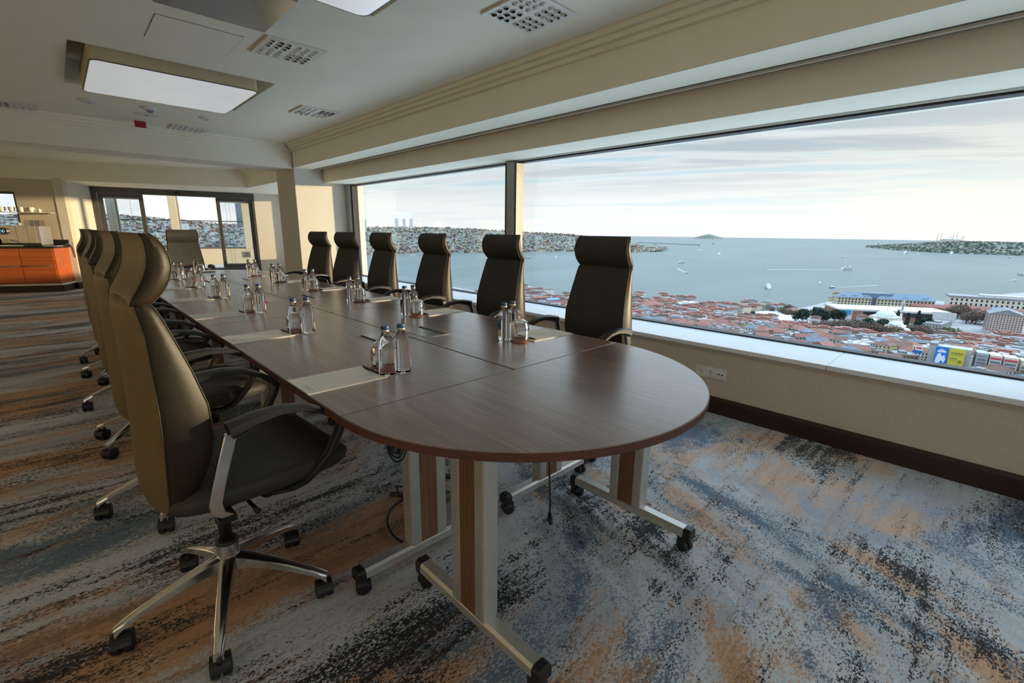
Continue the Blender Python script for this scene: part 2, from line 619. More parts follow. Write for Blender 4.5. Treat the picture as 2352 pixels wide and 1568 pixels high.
# low wall under the window, sill, skirting
b = MB().box(XW, Y0, 0, XG + 0.25, YP + 0.2, ZS - 0.035)
struct(b.build('wall_right', 'wallpaper'), 'beige fabric wallpaper wall below the window')
b = MB().box(XG - 0.30, Y0, ZS + 0.001, XG - 0.01, -0.45, 0.905)  # added out of view to keep low sun off the near chair seat
struct(b.build('sun_blocker', 'wallpaper'), 'added out-of-view block on the sill, cutting low sun off the near chair')
sl = empty('window_sill', (0, 0, 0))
struct(sl, 'white stone window sill slabs')
cuts = [Y0, -1.18, 0.62, 1.62, 3.4, 5.2, 7.0, YP]
for i in range(len(cuts) - 1):
    MB().box(XW - 0.018, cuts[i] + 0.0012, ZS - 0.030, XG - 0.02, cuts[i + 1] - 0.0012, ZS).build('sill_slab', 'white_stone', sl, bevel=0.003)
MB().box(XW - 0.012, Y0, ZS - 0.052, XW + 0.01, YP, ZS - 0.0305).build('sill_apron', 'sill_edge', sl)
b = MB()
b.prism([(XW + 0.001, 0), (XW - 0.016, 0), (XW - 0.016, 0.1), (XW - 0.010, 0.112), (XW - 0.004, 0.124), (XW + 0.001, 0.124)], Y0, YP)
b.v = [(x, z, y) for x, y, z in b.v]
b.f = [tuple(reversed(f)) for f in b.f]
struct(b.build('baseboard_right', 'dark_skirting'), 'dark brown wooden skirting under the window')

# main window : frame, mullion, two panes
win = empty('window_1', (0, 0, 0))
struct(win, 'wide panoramic window over the strait')
for (a, c, nm) in ((ZS - 0.01, ZS + 0.012, 'frame_bottom'), (ZH - 0.014, ZH + 0.014, 'frame_top')):
    MB().box(XG - 0.03, Y0, a, XG + 0.06, YP, c).build(nm, 'gasket_black', win, bevel=0.002)
MB().box(XG - 0.045, Y0, ZH - 0.002, XG - 0.03, YP, ZH + 0.012).build('top_bead', 'brushed_steel', win)
MB().box(XG - 0.075, 3.832, ZS, XG + 0.06, 3.945, ZH).build('mullion', 'alu_grey', win, bevel=0.004)
MB().box(XG - 0.06, 3.945, ZS, XG + 0.05, 3.985, ZH).build('mullion_gasket', 'gasket_black', win)
MB().box(XG - 0.06, 3.805, ZS, XG + 0.05, 3.832, ZH).build('mullion_gasket', 'alu_dark', win)
MB().box(XG - 0.09, 7.845, ZS, XG + 0.06, YP, ZH).build('jamb', 'alu_grey', win, bevel=0.004)
MB().box(XG - 0.05, 7.80, ZS, XG + 0.05, 7.845, ZH).build('jamb_gasket', 'gasket_black', win)
for a, c in ((Y0, 3.82), (3.96, 7.83)):
    MB().add([(XG, a, ZS), (XG, c, ZS), (XG, c, ZH), (XG, a, ZH)], [(0, 1, 2, 3)]).build('pane', 'solar_glass', win)

# added pale slab below the sill line, unseen, bounces sky light onto the ceiling
b = MB()
b.box(XG + 0.25, -14, -1.6, 9.8, 13.0, -0.95)
struct(b.build('bounce_slab', 'white_stone'), 'added pale slab outside the window, reflecting sky light up to the ceiling')
# pillar between the two bays
b = MB().box(XB, YP, 0, XG + 0.25, YP2, ZC + 0.3)
struct(b.build('wall_pillar', 'wallpaper_light', bevel=0.006), 'beige papered pillar at the end of the window')
b = MB()
b.box(XB - 0.014, YP - 0.014, 0, XB + 0.001, YP2 + 0.01, 0.11)
b.box(XB + 0.001, YP - 0.014, 0, XW - 0.016, YP + 0.001, 0.11)
struct(b.build('baseboard_pillar', 'dark_skirting', bevel=0.003), 'dark skirting around the pillar')

# cross beam
b = MB().box(XLEFT, YP + 0.03, ZB - 0.012, XB + 0.02, 8.58, ZC + 0.3)
struct(b.build('ceiling_beam', 'ceiling_paint', bevel=0.004), 'cream ceiling beam crossing the room')

# stepped cornice along bulkhead and beam
cor = empty('trim_4', (0, 0, 0))
struct(cor, 'stepped plaster cornice along the ceiling')
for k in range(3):
    o_ = 0.105 - 0.035 * k
    z1 = ZC - 0.035 * k
    MB().box(XB - o_, Y0, z1 - 0.035, XB + 0.01, YP + 0.03 - o_, z1 + 0.004).build('moulding', 'ceiling_paint', cor, bevel=0.006)
    MB().box(XLEFT, YP + 0.03 - o_, z1 - 0.035, XB - o_, YP + 0.04, z1 + 0.004).build('moulding', 'ceiling_paint', cor, bevel=0.006)

# window walls on the unseen sides (same kind of glazing, low wall + head)
b = MB()
b.box(XLEFT - 0.2, Y0, 0, XLEFT, 16.6, ZC + 0.3)
struct(b.build('wall_left', 'wallpaper_light'), 'long cream wall on the room side')
b = MB()
b.box(XLEFT, Y0 - 0.2, 0, XG + 0.25, Y0, 0.42)
b.box(XLEFT, Y0 - 0.2, 2.2, XG + 0.25, Y0, ZC + 0.3)
for x in (-2.2, -0.2, 1.8):
    b.box(x - 0.12, Y0 - 0.2, 0.42, x + 0.12, Y0, 2.2)
b.box(XW, Y0 - 0.2, 0.42, XG + 0.25, Y0, 2.2)
struct(b.build('wall_back', 'wallpaper'), 'window wall behind the viewpoint')

# ------------------------------------------------------------------ far bay
W0 = Vector((0.235, 13.55, 0))
AW = math.radians(-23.6)                 # far facade is turned against the room
AU = Vector((math.cos(AW), math.sin(AW), 0))
AN = Vector((-math.sin(AW), math.cos(AW), 0))


def fw(x, y, z=0.0):
    p = W0 + AU * x + AN * y
    return (p.x, p.y, z)


pl = fw(-5, 0), fw(5.6, 0), fw(5.6, 2.5), fw(-5, 3.2)
b = MB().prism([(p[0], p[1]) for p in pl], 2.205, ZC + 0.3)
struct(b.build('ceiling_beam_far', 'ceiling_paint'), 'lower cream ceiling in front of the terrace door')
# cabinet wall with a window opening
cw = empty('wall_far', W0, AW)
struct(cw, 'beige wall behind the coffee counter')
b = MB()
b.box(-0.78, 0, 0, 0.0, 0.18, 2.21)
b.box(-2.3, 0, 0, -0.78, 0.18, 1.2)
b.box(-2.3, 0, 1.95, -0.78, 0.18, 2.21)
b.box(-5.0, 0, 0, -2.3, 0.18, 2.21)
b.build('wall_panel', 'wallpaper', cw)
b = MB()
b.box(-0.82, 0.03, 1.2, -0.78, 0.12, 1.95)
b.box(-2.3, 0.03, 1.91, -0.82, 0.12, 1.95)
b.box(-2.3, 0.03, 1.2, -0.82, 0.12, 1.24)
b.build('window_frame', 'alu_dark', cw)
MB().add([(-2.3, 0.08, 1.24), (-0.82, 0.08, 1.24), (-0.82, 0.08, 1.91), (-2.3, 0.08, 1.91)], [(0, 1, 2, 3)]).build('pane', 'terrace_glass', cw)
D0 = Vector((0.72, 14.9, 0.0))
D1 = Vector((3.95, 14.08, 0.0))
dd = (D1 - D0).normalized()
DA = math.atan2(dd.y, dd.x)
DL = (D1 - D0).length
# return wall between cabinet wall and door
rv = (D0 - W0)
ra = math.atan2(rv.y, rv.x)
rt = empty('wall_return', W0, ra)
struct(rt, 'sunlit cream return wall beside the terrace door')
MB().box(0, 0, 0, rv.length + 0.1, 0.15, 2.25).build('wall_panel', 'wallpaper_light', rt)
MB().box(0, -0.014, 0, rv.length, 0.0, 0.13).build('skirting', 'dark_skirting', rt)
MB().box(-0.13, -0.0, 0, 0.0, 0.02, 0.13).build('skirting', 'dark_skirting', rt)
# wall right of the door
wr = empty('wall_beside_door', D1, DA)
struct(wr, 'pale wall between terrace door and pillar')
MB().box(0.0, -0.02, 0, 2.2, 0.2, 2.3).build('wall_panel', 'wallpaper_light', wr)
# right-hand bulkhead and window of the far bay
b = MB().prism([(3.32, YP2), (4.0, YP2), (4.6, 12.6), (3.32, 12.6)], 2.2, ZC + 0.3)
struct(b.build('wall_right_bulkhead_far', 'ceiling_paint', bevel=0.004), 'cream bulkhead of the far bay')
b = MB()
SW = lambda y0_, y1_, z0_, z1_: b.prism([(4.02 + (y0_ - YP2) * .145 - .1, y0_), (4.12 + (y0_ - YP2) * .145, y0_), (4.12 + (y1_ - YP2) * .145, y1_), (4.02 + (y1_ - YP2) * .145 - .1, y1_)], z0_, z1_)
SW(YP2, 13.9, 0, .5)
SW(YP2, 13.9, 2.05, 2.6)
for y in (YP2 + .06, 11.3, 13.8):
    SW(y - .07, y + .07, .5, 2.05)
struct(b.build('wall_right_far', 'wallpaper_light'), 'window wall of the far bay')
cf = empty('trim_5', (0, 0, 0))
struct(cf, 'stepped cornice in the far bay')
for k in range(3):
    o_ = 0.105 - 0.035 * k
    z1 = ZC - 0.035 * k
    MB().box(3.32 - o_, YP2, z1 - 0.035, 3.33, 12.25, z1 + 0.004).build('moulding', 'ceiling_paint', cf, bevel=0.006)

# ------------------------------------------------------------------ terrace door
dr = empty('door_1', D0, DA)
struct(dr, 'dark aluminium sliding terrace door')
TH = 0.27
MB().box(0.0, -0.04, 2.07, DL, 0.16, 2.20).build('door_head', 'alu_dark', dr, bevel=0.004)
b = MB()
b.sm = True
b.lathe([(0.0, 0), (0.028, 0.003), (0.034, 0.016), (0.034, 0.03)], 14)
so = b.build('motion_sensor', 'black_plastic', dr)
so.location = (1.66, -0.07, 2.13)
so.rotation_euler = (PI / 2, 0, 0)
so.scale = (1.8, 1, 1)
for x0, x1 in ((0.0, 0.10), (DL - 0.06, DL)):
    MB().box(x0, -0.03, 0, x1, 0.15, 2.07).build('door_jamb', 'alu_dark', dr, bevel=0.004)
MB().box(0.0, -0.05, 0.0, DL, 0.25, TH).build('threshold', 'alu_dark', dr)


def leaf(x0, x1, blind):
    lf = MB()
    s = 0.085
    z0, z1 = TH + 0.005, 2.065
    lf.box(x0, 0.02, z0, x0 + s, 0.07, z1)
    lf.box(x1 - s, 0.02, z0, x1, 0.07, z1)
    lf.box(x0 + s, 0.02, z0, x1 - s, 0.07, z0 + s)
    lf.box(x0 + s, 0.02, z1 - s, x1 - s, 0.07, z1)
    L = lf.build('door_leaf', 'alu_dark', dr, bevel=0.004)
    MB().add([(x0 + s, 0.045, z0 + s), (x1 - s, 0.045, z0 + s), (x1 - s, 0.045, z1 - s), (x0 + s, 0.045, z1 - s)],
             [(0, 1, 2, 3)]).build('pane', 'door_glass', L)
    bm_ = MB()
    bm_.box(x0 + s, 0.075, z1 - s - 0.03, x1 - s, 0.1, z1 - s)
    bm_.box(x0 + s, 0.08, z0 + s, x1 - s, 0.095, z0 + s + 0.02)
    bm_.build('blind_rail', 'white_plastic', L)
    sl_ = MB()
    z = z0 + s + 0.06
    while z < z1 - s - 0.05:
        sl_.box(x0 + s + 0.01, 0.080, z, x1 - s - 0.01, 0.094, z + 0.0016)
        z += blind
    sl_.build('blind_slats', 'white_plastic', L, kind='stuff')
    cd = MB()
    for fx in (0.18, 0.3, 0.72):
        xx = x0 + s + (x1 - x0 - 2 * s) * fx
        cd.box(xx, 0.078, z0 + s, xx + 0.004, 0.082, z1 - s)
    cd.build('blind_cord', 'alu_dark', L)
    return L


leaf(0.11, 0.955, 0.055)
leaf(2.455, DL - 0.055, 0.04)

# glazed terrace behind the door
tr_ = empty('terrace', D0, DA)
struct(tr_, 'glazed terrace behind the sliding door')
MB().box(-2.2, 0.25, 0.0, DL + 1.2, 2.5, 0.24).build('terrace_floor', 'wallpaper_light', tr_)
MB().box(-2.2, 2.3, 0.24, DL + 1.2, 2.5, 0.70).build('parapet', 'wallpaper_light', tr_)
MB().box(-2.2, 2.28, 0.70, DL + 1.2, 2.52, 0.735).build('parapet_cap', 'alu_dark', tr_, bevel=0.004)
MB().box(-2.2, 2.36, 1.495, DL + 1.2, 2.40, 1.52).build('rail', 'alu_dark', tr_)
MB().box(-2.2, 2.3, 2.52, DL + 1.2, 2.5, 2.8).build('terrace_beam', 'wallpaper_light', tr_)
for x in (-1.8, -0.19, 1.20, 3.02):
    MB().box(x, 2.25, 0.70, x + 0.19, 2.42, 2.6).build('terrace_post', 'wallpaper_light', tr_, bevel=0.005)
    MB().box(x + 0.19, 2.31, 0.735, x + 0.235, 2.36, 2.55).build('post_trim', 'alu_grey', tr_)
b = MB().box(2.95, 2.27, 0.42, 3.14, 2.30, 0.60)
gv = b.build('parapet_grille', 'alu_grey', tr_, bevel=0.006)
for k in range(4):
    MB().box(2.98, 2.262, 0.45 + k * 0.033, 3.11, 2.272, 0.472 + k * 0.033).build('grille_slat', 'alu_dark', gv)
# ------------------------------------------------------------------ furniture materials
def make_leather(name, c1, c2, rough, spec=0.5, coat=0.0):
    m = mat(name, c1, rough)
    g, b = graph(m)
    co = objco(g)
    n = g.noise(co, 9.0, 4, 0.6)
    g.l(g.mix(g.mapr(n, 0.35, 0.65), c1, c2), b.inputs['Base Color'])
    vo = g.n('ShaderNodeTexVoronoi')
    vo.inputs['Scale'].default_value = 420.0
    g.l(co, vo.inputs['Vector'])
    bump(g, b, vo.outputs['Distance'], 0.10, 0.001)
    b.inputs['Specular IOR Level'].default_value = spec
    b.inputs['Coat Weight'].default_value = coat
    b.inputs['Coat Roughness'].default_value = 0.45
    return m


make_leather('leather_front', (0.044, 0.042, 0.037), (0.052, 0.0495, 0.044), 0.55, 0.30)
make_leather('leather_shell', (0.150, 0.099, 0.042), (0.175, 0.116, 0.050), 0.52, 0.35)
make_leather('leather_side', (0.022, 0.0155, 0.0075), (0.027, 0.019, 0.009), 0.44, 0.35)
noisy('arm_rubber', (0.016, 0.016, 0.016), (0.024, 0.024, 0.023), 60, 0.38)
mat('thread', (0.05, 0.042, 0.03), 0.6)


def interp(tab, z):
    for a, b_ in zip(tab, tab[1:]):
        lo, hi = min(a[0], b_[0]), max(a[0], b_[0])
        if lo <= z <= hi:
            t = (z - a[0]) / (b_[0] - a[0])
            t = t * t * (3 - 2 * t) if False else t
            return [x + (y - x) * t for x, y in zip(a[1:], b_[1:])]
    return list(tab[-1][1:])


def pad_mesh(rows, sub, wrap, hollow, name, mats, parent):
    """cushion lofted upward. rows: z, rear x, front x, half width"""
    zs = []
    for a, b_ in zip(rows, rows[1:]):
        for k in range(sub):
            zs.append(a[0] + (b_[0] - a[0]) * k / sub)
    zs.append(rows[-1][0])
    fy = [-.955, -.88, -.5, 0, .5, .88, .955]
    ry = [.90, .6, .2, -.2, -.6, -.90]
    rings = []
    edgeF, edgeR = [], []
    for z in zs:
        r, f, w = interp(rows, z)
        ring = []
        th = f - r
        wr = min(wrap, th * 0.5)
        for t in fy:
            ring.append((f - hollow * (1 - t * t) * min(1, th / 0.05), t * w, z))
        xs_, ts = r + wr * .81, th - wr * .81
        ring += [(xs_ + ts * .72, w * .995, z), (xs_ + ts * .40, w, z), (xs_ + ts * .14, w * .965, z)]
        for t in ry:
            ring.append((r + wr * (t * t), t * w, z))
        ring += [(xs_ + ts * .14, -w * .965, z), (xs_ + ts * .40, -w, z), (xs_ + ts * .72, -w * .995, z)]
        rings.append(ring)
        edgeF.append((f, w * .957, z))
        edgeR.append((xs_, w * .903, z))
    mb = MB()
    mb.sm = True
    n = len(rings[0])
    vs = [p for r in rings for p in r]
    mb.add(vs, [])
    for k in range(len(rings) - 1):
        for i in range(n):
            j = (i + 1) % n
            mb.f.append((k * n + i, k * n + j, (k + 1) * n + j, (k + 1) * n + i))
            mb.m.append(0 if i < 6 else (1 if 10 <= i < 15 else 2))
            mb.s.append(True)
    mb.f.append(tuple(range(n - 1, -1, -1)))
    mb.m.append(1)
    mb.s.append(True)
    mb.f.append(tuple(range((len(rings) - 1) * n, len(rings) * n)))
    mb.m.append(1)
    mb.s.append(True)
    o = mb.build(name, mats, parent)
    o.data.set_sharp_from_angle(angle=math.radians(38))
    for sgn in (-1, 1):
        for ed in (edgeF, edgeR):
            MB().tube([(p[0], p[1] * sgn, p[2]) for p in ed], 0.0021, 5).build('piping', 'thread', o)
    return o


def make_chair():
    t = empty('office_chair')
    mats = ['leather_front', 'leather_shell', 'leather_side']
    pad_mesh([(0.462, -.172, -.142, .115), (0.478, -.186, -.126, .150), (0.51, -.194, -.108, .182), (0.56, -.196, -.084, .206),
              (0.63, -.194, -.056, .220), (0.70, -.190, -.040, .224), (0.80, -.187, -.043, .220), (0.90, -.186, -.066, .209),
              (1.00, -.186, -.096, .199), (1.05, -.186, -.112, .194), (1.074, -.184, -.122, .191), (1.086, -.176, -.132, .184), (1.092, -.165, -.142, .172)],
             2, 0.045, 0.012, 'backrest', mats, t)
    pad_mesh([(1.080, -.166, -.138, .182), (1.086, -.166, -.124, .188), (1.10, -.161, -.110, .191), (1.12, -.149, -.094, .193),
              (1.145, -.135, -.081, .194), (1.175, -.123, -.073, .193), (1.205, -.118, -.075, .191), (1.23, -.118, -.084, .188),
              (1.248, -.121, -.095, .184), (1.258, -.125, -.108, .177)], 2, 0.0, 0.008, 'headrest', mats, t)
    # neck plate joining both cushions
    MB().box(-.158, -.12, 1.05, -.145, .12, 1.10).build('neck_plate', 'matt_black', t, bevel=0.004)
    # seat
    rows = [(-.160, .525, .495, .170), (-.150, .540, .485, .198), (-.10, .555, .480, .226), (0.0, .560, .480, .243), (.12, .564, .481, .248),
            (.22, .566, .484, .246), (.30, .562, .490, .236), (.335, .550, .499, .222), (.355, .532, .511, .196)]
    rings = []
    for x, zt, zb, w in rows:
        prof = [(-1, .42), (-.97, .80), (-.88, .97), (-.5, .985), (0, .95), (.5, .985), (.88, .97), (.97, .80), (1, .42), (.95, .1), (.8, 0), (-.8, 0), (-.95, .1)]
        rings.append([(x, a * w, zb + (zt - zb) * q) for a, q in prof])
    s = MB()
    s.sm = True
    s.loft(list(reversed(rings)))
    seat = s.build('seat', 'leather_front', t, sharp=60)
    for sg in (-1, 1):
        MB().tube([(x, sg * w * 0.985, zb + (zt - zb) * 0.80) for x, zt, zb, w in rows[1:-1]], 0.002, 5).build('piping', 'thread', seat)
    ps = MB()
    ps.tube([(-.02, -.235, .560), (-.02, 0, .558), (-.02, .235, .560)], 0.0016, 5)
    ps.build('seam', 'thread', seat)
    # seat mechanism
    mm = MB()
    mm.loft([[(-.12, -.10, .432), (-.12, .10, .432), (-.12, .10, .482), (-.12, -.10, .482)],
             [(-.02, -.11, .415), (-.02, .11, .415), (-.02, .12, .482), (-.02, -.12, .482)],
             [(.14, -.10, .425), (.14, .10, .425), (.14, .11, .486), (.14, -.11, .486)]][::-1])
    mm.build('mechanism', 'black_plastic', t, bevel=0.006)
    kb = MB()
    kb.sm = True
    kb.lathe([(.012, 0), (.026, .002), (.028, .02), (.026, .036), (.01, .038)], 14)
    kk = kb.build('tension_knob', 'black_plastic', t)
    kk.location = (0.10, -.115, .452)
    kk.rotation_euler = (PI / 2, 0, 0)
    lv = MB()
    lv.tube([(0.03, -.1, .455), (0.035, -.2, .45), (0.04, -.235, .44)], [0.006, 0.006, 0.009], 7)
    lv.build('lever', 'black_plastic', t)
    # back bracket
    MB().bar((-.10, 0, .455), (-.165, 0, .53), 0.10, 0.03).build('back_bracket', 'black_plastic', t, bevel=0.004)
    # arms
    path = [(-.018, .732, .046, .050), (.045, .749, .036, .052), (.115, .756, .027, .052), (.185, .747, .022, .050), (.243, .720, .021, .046),
            (.288, .684, .022, .042), (.305, .663, .028, .040), (.290, .628, .026, .036), (.257, .570, .024, .034), (.220, .515, .024, .034),
            (.188, .478, .024, .034), (.155, .460, .022, .036), (.10, .458, .020, .040)]
    for sg in (-1, 1):
        rings = []
        for i, (x, z, th, w) in enumerate(path):
            a, c = path[max(i - 1, 0)], path[min(i + 1, len(path) - 1)]
            tx, tz = c[0] - a[0], c[1] - a[1]
            L = math.hypot(tx, tz)
            nx, nz = -tz / L, tx / L
            yc = 0.268 if i < 7 else 0.268 - 0.09 * max(0, (i - 8)) / 4
            ring = []
            for (u, v_) in ((-.5, -.28), (-.28, -.5), (.28, -.5), (.5, -.28), (.5, .28), (.28, .5), (-.28, .5), (-.5, .28)):
                ring.append((x + nx * th * v_, sg * (yc + u * w), z + nz * th * v_))
            rings.append(ring if sg > 0 else ring[::-1])
        am = MB()
        am.sm = True
        am.loft(rings)
        arm = am.build('armrest', 'arm_rubber', t, sharp=50)
        st = MB()
        st.loft([[(-.012 + d * a, sg * (.262 + c_), z) for d, c_ in ((-.5, -.009), (.5, -.009), (.5, .009), (-.5, .009))][::sg]
                 for a, z in ((0.034, .722),)] +
                [[(xx + d * .034, sg * (.262 + c_), z) for d, c_ in ((-.5, -.009), (.5, -.009), (.5, .009), (-.5, .009))][::sg]
                 for xx, z in ((-.034, .655), (-.060, .575), (-.072, .530), (-.068, .500), (-.045, .482))])
        st.build('arm_strut', 'chrome', arm, bevel=0.003)
        MB().box(-.07, sg * .195 - .075, .462, -.025, sg * .195 + .075, .480).build('arm_bracket', 'black_plastic', arm)
    # gas lift and five-star base
    gl = MB()
    gl.sm = True
    gl.lathe([(.020, .235), (.020, .32), (.0255, .322), (.0275, .43)], 16)
    gl.build('gas_lift', 'black_plastic', t)
    cl = MB()
    cl.sm = True
    cl.lathe([(.032, .236), (.034, .24), (.034, .25), (.026, .255), (.02, .258)], 18)
    cl.build('gas_lift_collar', 'black_plastic', t)
    hb = MB()
    hb.sm = True
    hb.lathe([(.026, .10), (.033, .135), (.040, .165), (.037, .19), (.034, .20), (.034, .240), (.03, .242)], 20)
    hb.build('base_hub', 'chrome', t, sharp=40)
    lg = MB()
    lg.sm = True
    rr = []
    for r, zt, zb, w in ((.022, .198, .145, .026), (.06, .190, .150, .023), (.12, .172, .140, .020), (.19, .148, .122, .018),
                         (.26, .120, .098, .016), (.30, .102, .080, .015), (.318, .092, .062, .014)):
        rr.append([(r, -w, zb), (r, w, zb), (r, w * .95, zt - .006), (r, w * .55, zt), (r, -w * .55, zt), (r, -w * .95, zt - .006)])
    lg.loft(rr)
    leg_me = lg.mesh('base_leg', 'chrome')
    leg_me.set_sharp_from_angle(angle=math.radians(45))
    cm = MB()
    cm.sm = True
    for sg in (-1, 1):
        ring = [(.029, .004), (.031, .008), (.031, .022), (.028, .027), (.012, .029)]
        prof = [(r, y) for r, y in ring]
        vs = MB()
        vs.lathe([(0.004, .005)] + prof, 18)
        cm.add([(x, sg * z, y + .031) for x, y, z in vs.v], [f if sg < 0 else f[::-1] for f in vs.f], True)
    hood = []
    for a in range(0, 9):
        an = math.radians(8 + a * 20)
        hood.append([(.0345 * math.cos(an), y, .031 + .0345 * math.sin(an)) for y in (-.026, .026)] +
                    [(.0320 * math.cos(an), y, .031 + .0320 * math.sin(an)) for y in (.026, -.026)])
    cm.sm = False
    cm.loft(hood)
    cm.cyl((0.018, 0, 0), .008, .055, .072, 10)
    cas_me = cm.mesh('caster', 'black_plastic')
    for k in range(5):
        L = place('base_leg', leg_me, t, rot=k * 2 * PI / 5)
        c = place('caster', cas_me, L, loc=(.302, 0, 0), rot=0.7 + k * 1.9)
    return t


chair = make_chair()
index_children(chair)
ORD = ['nearest', 'second', 'third', 'fourth', 'fifth', 'sixth']


def put_chair(o, x, y, rz, base, label):
    o.location = (x, y, 0)
    o.rotation_euler = (0, 0, rz)
    tag(o, label, 'chair', 'leather conference chairs around the long table')
    k = 0
    for ch in o.children:
        if ch.name.startswith('base_leg'):
            ch.rotation_euler = (0, 0, base - rz + k * 2 * PI / 5)
            k += 1


R_ = math.radians
left = [(0.262, 1.652, 3.4, 34), (0.268, 2.56, 3, 32), (0.272, 3.47, -2, 2), (0.28, 4.33, 1, 40), (0.29, 5.2, -9, 15), (0.30, 6.02, 4, 52)]
right = [(2.226, 1.645, 180, 10), (2.226, 2.53, 180, 33), (2.23, 3.41, 180, 50), (2.23, 4.31, 181, 5), (2.22, 5.09, 187, 22), (2.235, 5.88, 189, 60)]
descl = ['closest to the camera', 'second from the camera', 'third from the camera', 'fourth from the camera', 'fifth from the camera, slightly turned', 'farthest of that row']
descr = ['nearest the rounded table end', 'second from the camera, before the window mullion', 'third from the camera', 'fourth from the camera', 'fifth from the camera, before the window jamb', 'farthest of that row, before the pillar']
first = True
for i, (x, y, rz, bs) in enumerate(left):
    o = chair if first else copy_tree(chair)
    first = False
    put_chair(o, x, y, R_(rz), R_(bs), 'high-backed leather chair in the row away from the window, ' + descl[i])
for i, (x, y, rz, bs) in enumerate(right):
    put_chair(copy_tree(chair), x, y, R_(rz), R_(bs), 'high-backed black leather chair in the window row, ' + descr[i])
put_chair(copy_tree(chair), 1.30, 8.07, R_(-90), R_(20), 'black leather chair facing the camera at the far head of the table')

# ------------------------------------------------------------------ conference table modules
TX0, TX1, TXM = 0.522, 1.954, 1.238
TZ = 0.74
seams = [1.264, 3.038, 4.812, 6.586]
gap = 0.0016


def caster_small(parent, x, y, rz):
    c = MB()
    c.sm = True
    for sg in (-1, 1):
        vs = MB().lathe([(.004, .004), (.026, .005), (.0275, .010), (.0275, .018), (.024, .023), (.01, .024)], 16)
        c.add([(p[0], sg * p[2], p[1] + .0275) for p in vs.v], [f if sg < 0 else f[::-1] for f in vs.f], True)
    c.sm = False
    c.box(-.012, -.022, .045, .022, .022, .060)
    c.cyl((0.012, 0, 0), .008, .055, .072, 8)
    o = c.build('caster', 'black_plastic', parent)
    o.location = (x, y, 0)
    o.rotation_euler = (0, 0, rz)
    return o


def t_leg(parent, cx, cy, along, length, top):
    """T-shaped foot: beam, post with walnut insert, end caps, casters.  along: 0 beam on X, 1 beam on Y"""
    rz = PI / 2 if along else 0.0
    h = length / 2
    f = MB()
    f.prism([(-.026, .068), (.026, .068), (.026, .094), (.018, .104), (-.018, .104), (-.026, .094)], -h + .03, h - .03)
    f.v = [(z, x, y) for x, y, z in f.v]
    ft = f.build('foot_beam', 'silver_leg', parent, loc=(cx, cy, 0), rot=rz)
    for sg in (-1, 1):
        c = MB()
        c.prism([(-.028, .058), (.028, .058), (.028, .096), (.018, .107), (-.018, .107), (-.028, .096)], 0, .034)
        c.v = [(sg * (h - .034 + z), x * (1 if sg > 0 else 1), y) for x, y, z in c.v]
        if sg < 0:
            c.f = [q[::-1] for q in c.f]
        c.build('end_cap', 'black_plastic', ft, bevel=0.006)
        caster_small(ft, sg * (h - .03), 0, 0.9 * sg + 0.5)
    p = MB()
    p.box(-.080, -.030, .10, -.036, .030, top)
    p.box(.036, -.030, .10, .080, .030, top)
    p.box(-.036, -.018, .10, .036, .018, top)
    ps = p.build('post', 'silver_leg', parent, loc=(cx, cy, 0), rot=rz, bevel=0.006)
    w = MB()
    w.box(-.0355, -.0265, .102, .0355, -.018, top - .001)
    w.box(-.0355, .018, .102, .0355, .0265, top - .001)
    w.build('walnut_insert', 'walnut_panel', ps)
    MB().cbox((cx, cy, top + .012), (.34, .07, .022) if not along else (.07, .34, .022)).build('top_bracket', 'silver_leg', parent, bevel=0.004)


def rect_module(x0, x1, y0, y1, label, outer):
    t = empty('table_module', ((x0 + x1) / 2, (y0 + y1) / 2, 0))
    tag(t, label, 'table', 'rectangular modules of the long conference table')
    W, L = (x1 - x0) / 2, (y1 - y0) / 2 - gap
    MB().box(-W + (.0032 if outer > 0 else 0), -L, TZ - .026, W - (.0032 if outer < 0 else 0), L, TZ).build('tabletop', 'walnut_top', t, bevel=0.0025)
    e = MB()
    e.box(min(outer * W, outer * (W + .003)), -L, TZ - .0258, max(outer * W, outer * (W + .003)), L, TZ - .0018)
    e.build('edge_band', 'walnut_edge', t)
    for sy in (-1, 1):
        t_leg(t, 0.0, sy * (L - .12), 0, .60, TZ - .052)
    # modesty beam under the top
    MB().box(-.03, -L + .12, TZ - .075, .03, L - .12, TZ - .03).build('under_beam', 'silver_leg', t)
    # flush power box
    px = -outer * (abs(x0 + x1) / 2 - 0) * 0 + (-outer) * 0.0
    bx = (TXM - outer * -0.13) - (x0 + x1) / 2
    by = -0.04
    d = empty('dummy') if False else None
    fr = MB()
    for (a, b_, c, d_) in ((-.072, -.14, .072, -.132), (-.072, .132, .072, .14), (-.072, -.132, -.064, .132), (.064, -.132, .072, .132)):
        fr.box(bx + a, by + b_, TZ - .002, bx + c, by + d_, TZ + .0016)
    pb = fr.build('power_box', 'brushed_steel', t)
    sx = outer
    lid = MB()
    if sx > 0:
        lid.box(bx - .0635, by - .1315, TZ - .001, bx + .034, by + .1315, TZ + .0012)
    else:
        lid.box(bx - .034, by - .1315, TZ - .001, bx + .0635, by + .1315, TZ + .0012)
    lid.build('flap', 'brushed_steel', pb)
    sl_ = MB()
    if sx > 0:
        sl_.box(bx + .035, by - .120, TZ - .001, bx + .056, by + .120, TZ + .0009)
    else:
        sl_.box(bx - .056, by - .120, TZ - .001, bx - .035, by + .120, TZ + .0009)
    sl_.build('brush_slot', 'matt_black', pb)
    return t


for i in range(3):
    rect_module(TX0, TXM, seams[i], seams[i + 1], 'rectangular walnut table module away from the window, %s' % ['nearest the camera', 'in the middle of the table', 'at the far end'][i], -1)
    rect_module(TXM, TX1, seams[i], seams[i + 1], 'rectangular walnut table module on the window side, %s' % ['nearest the camera', 'in the middle of the table', 'at the far end'][i], 1)


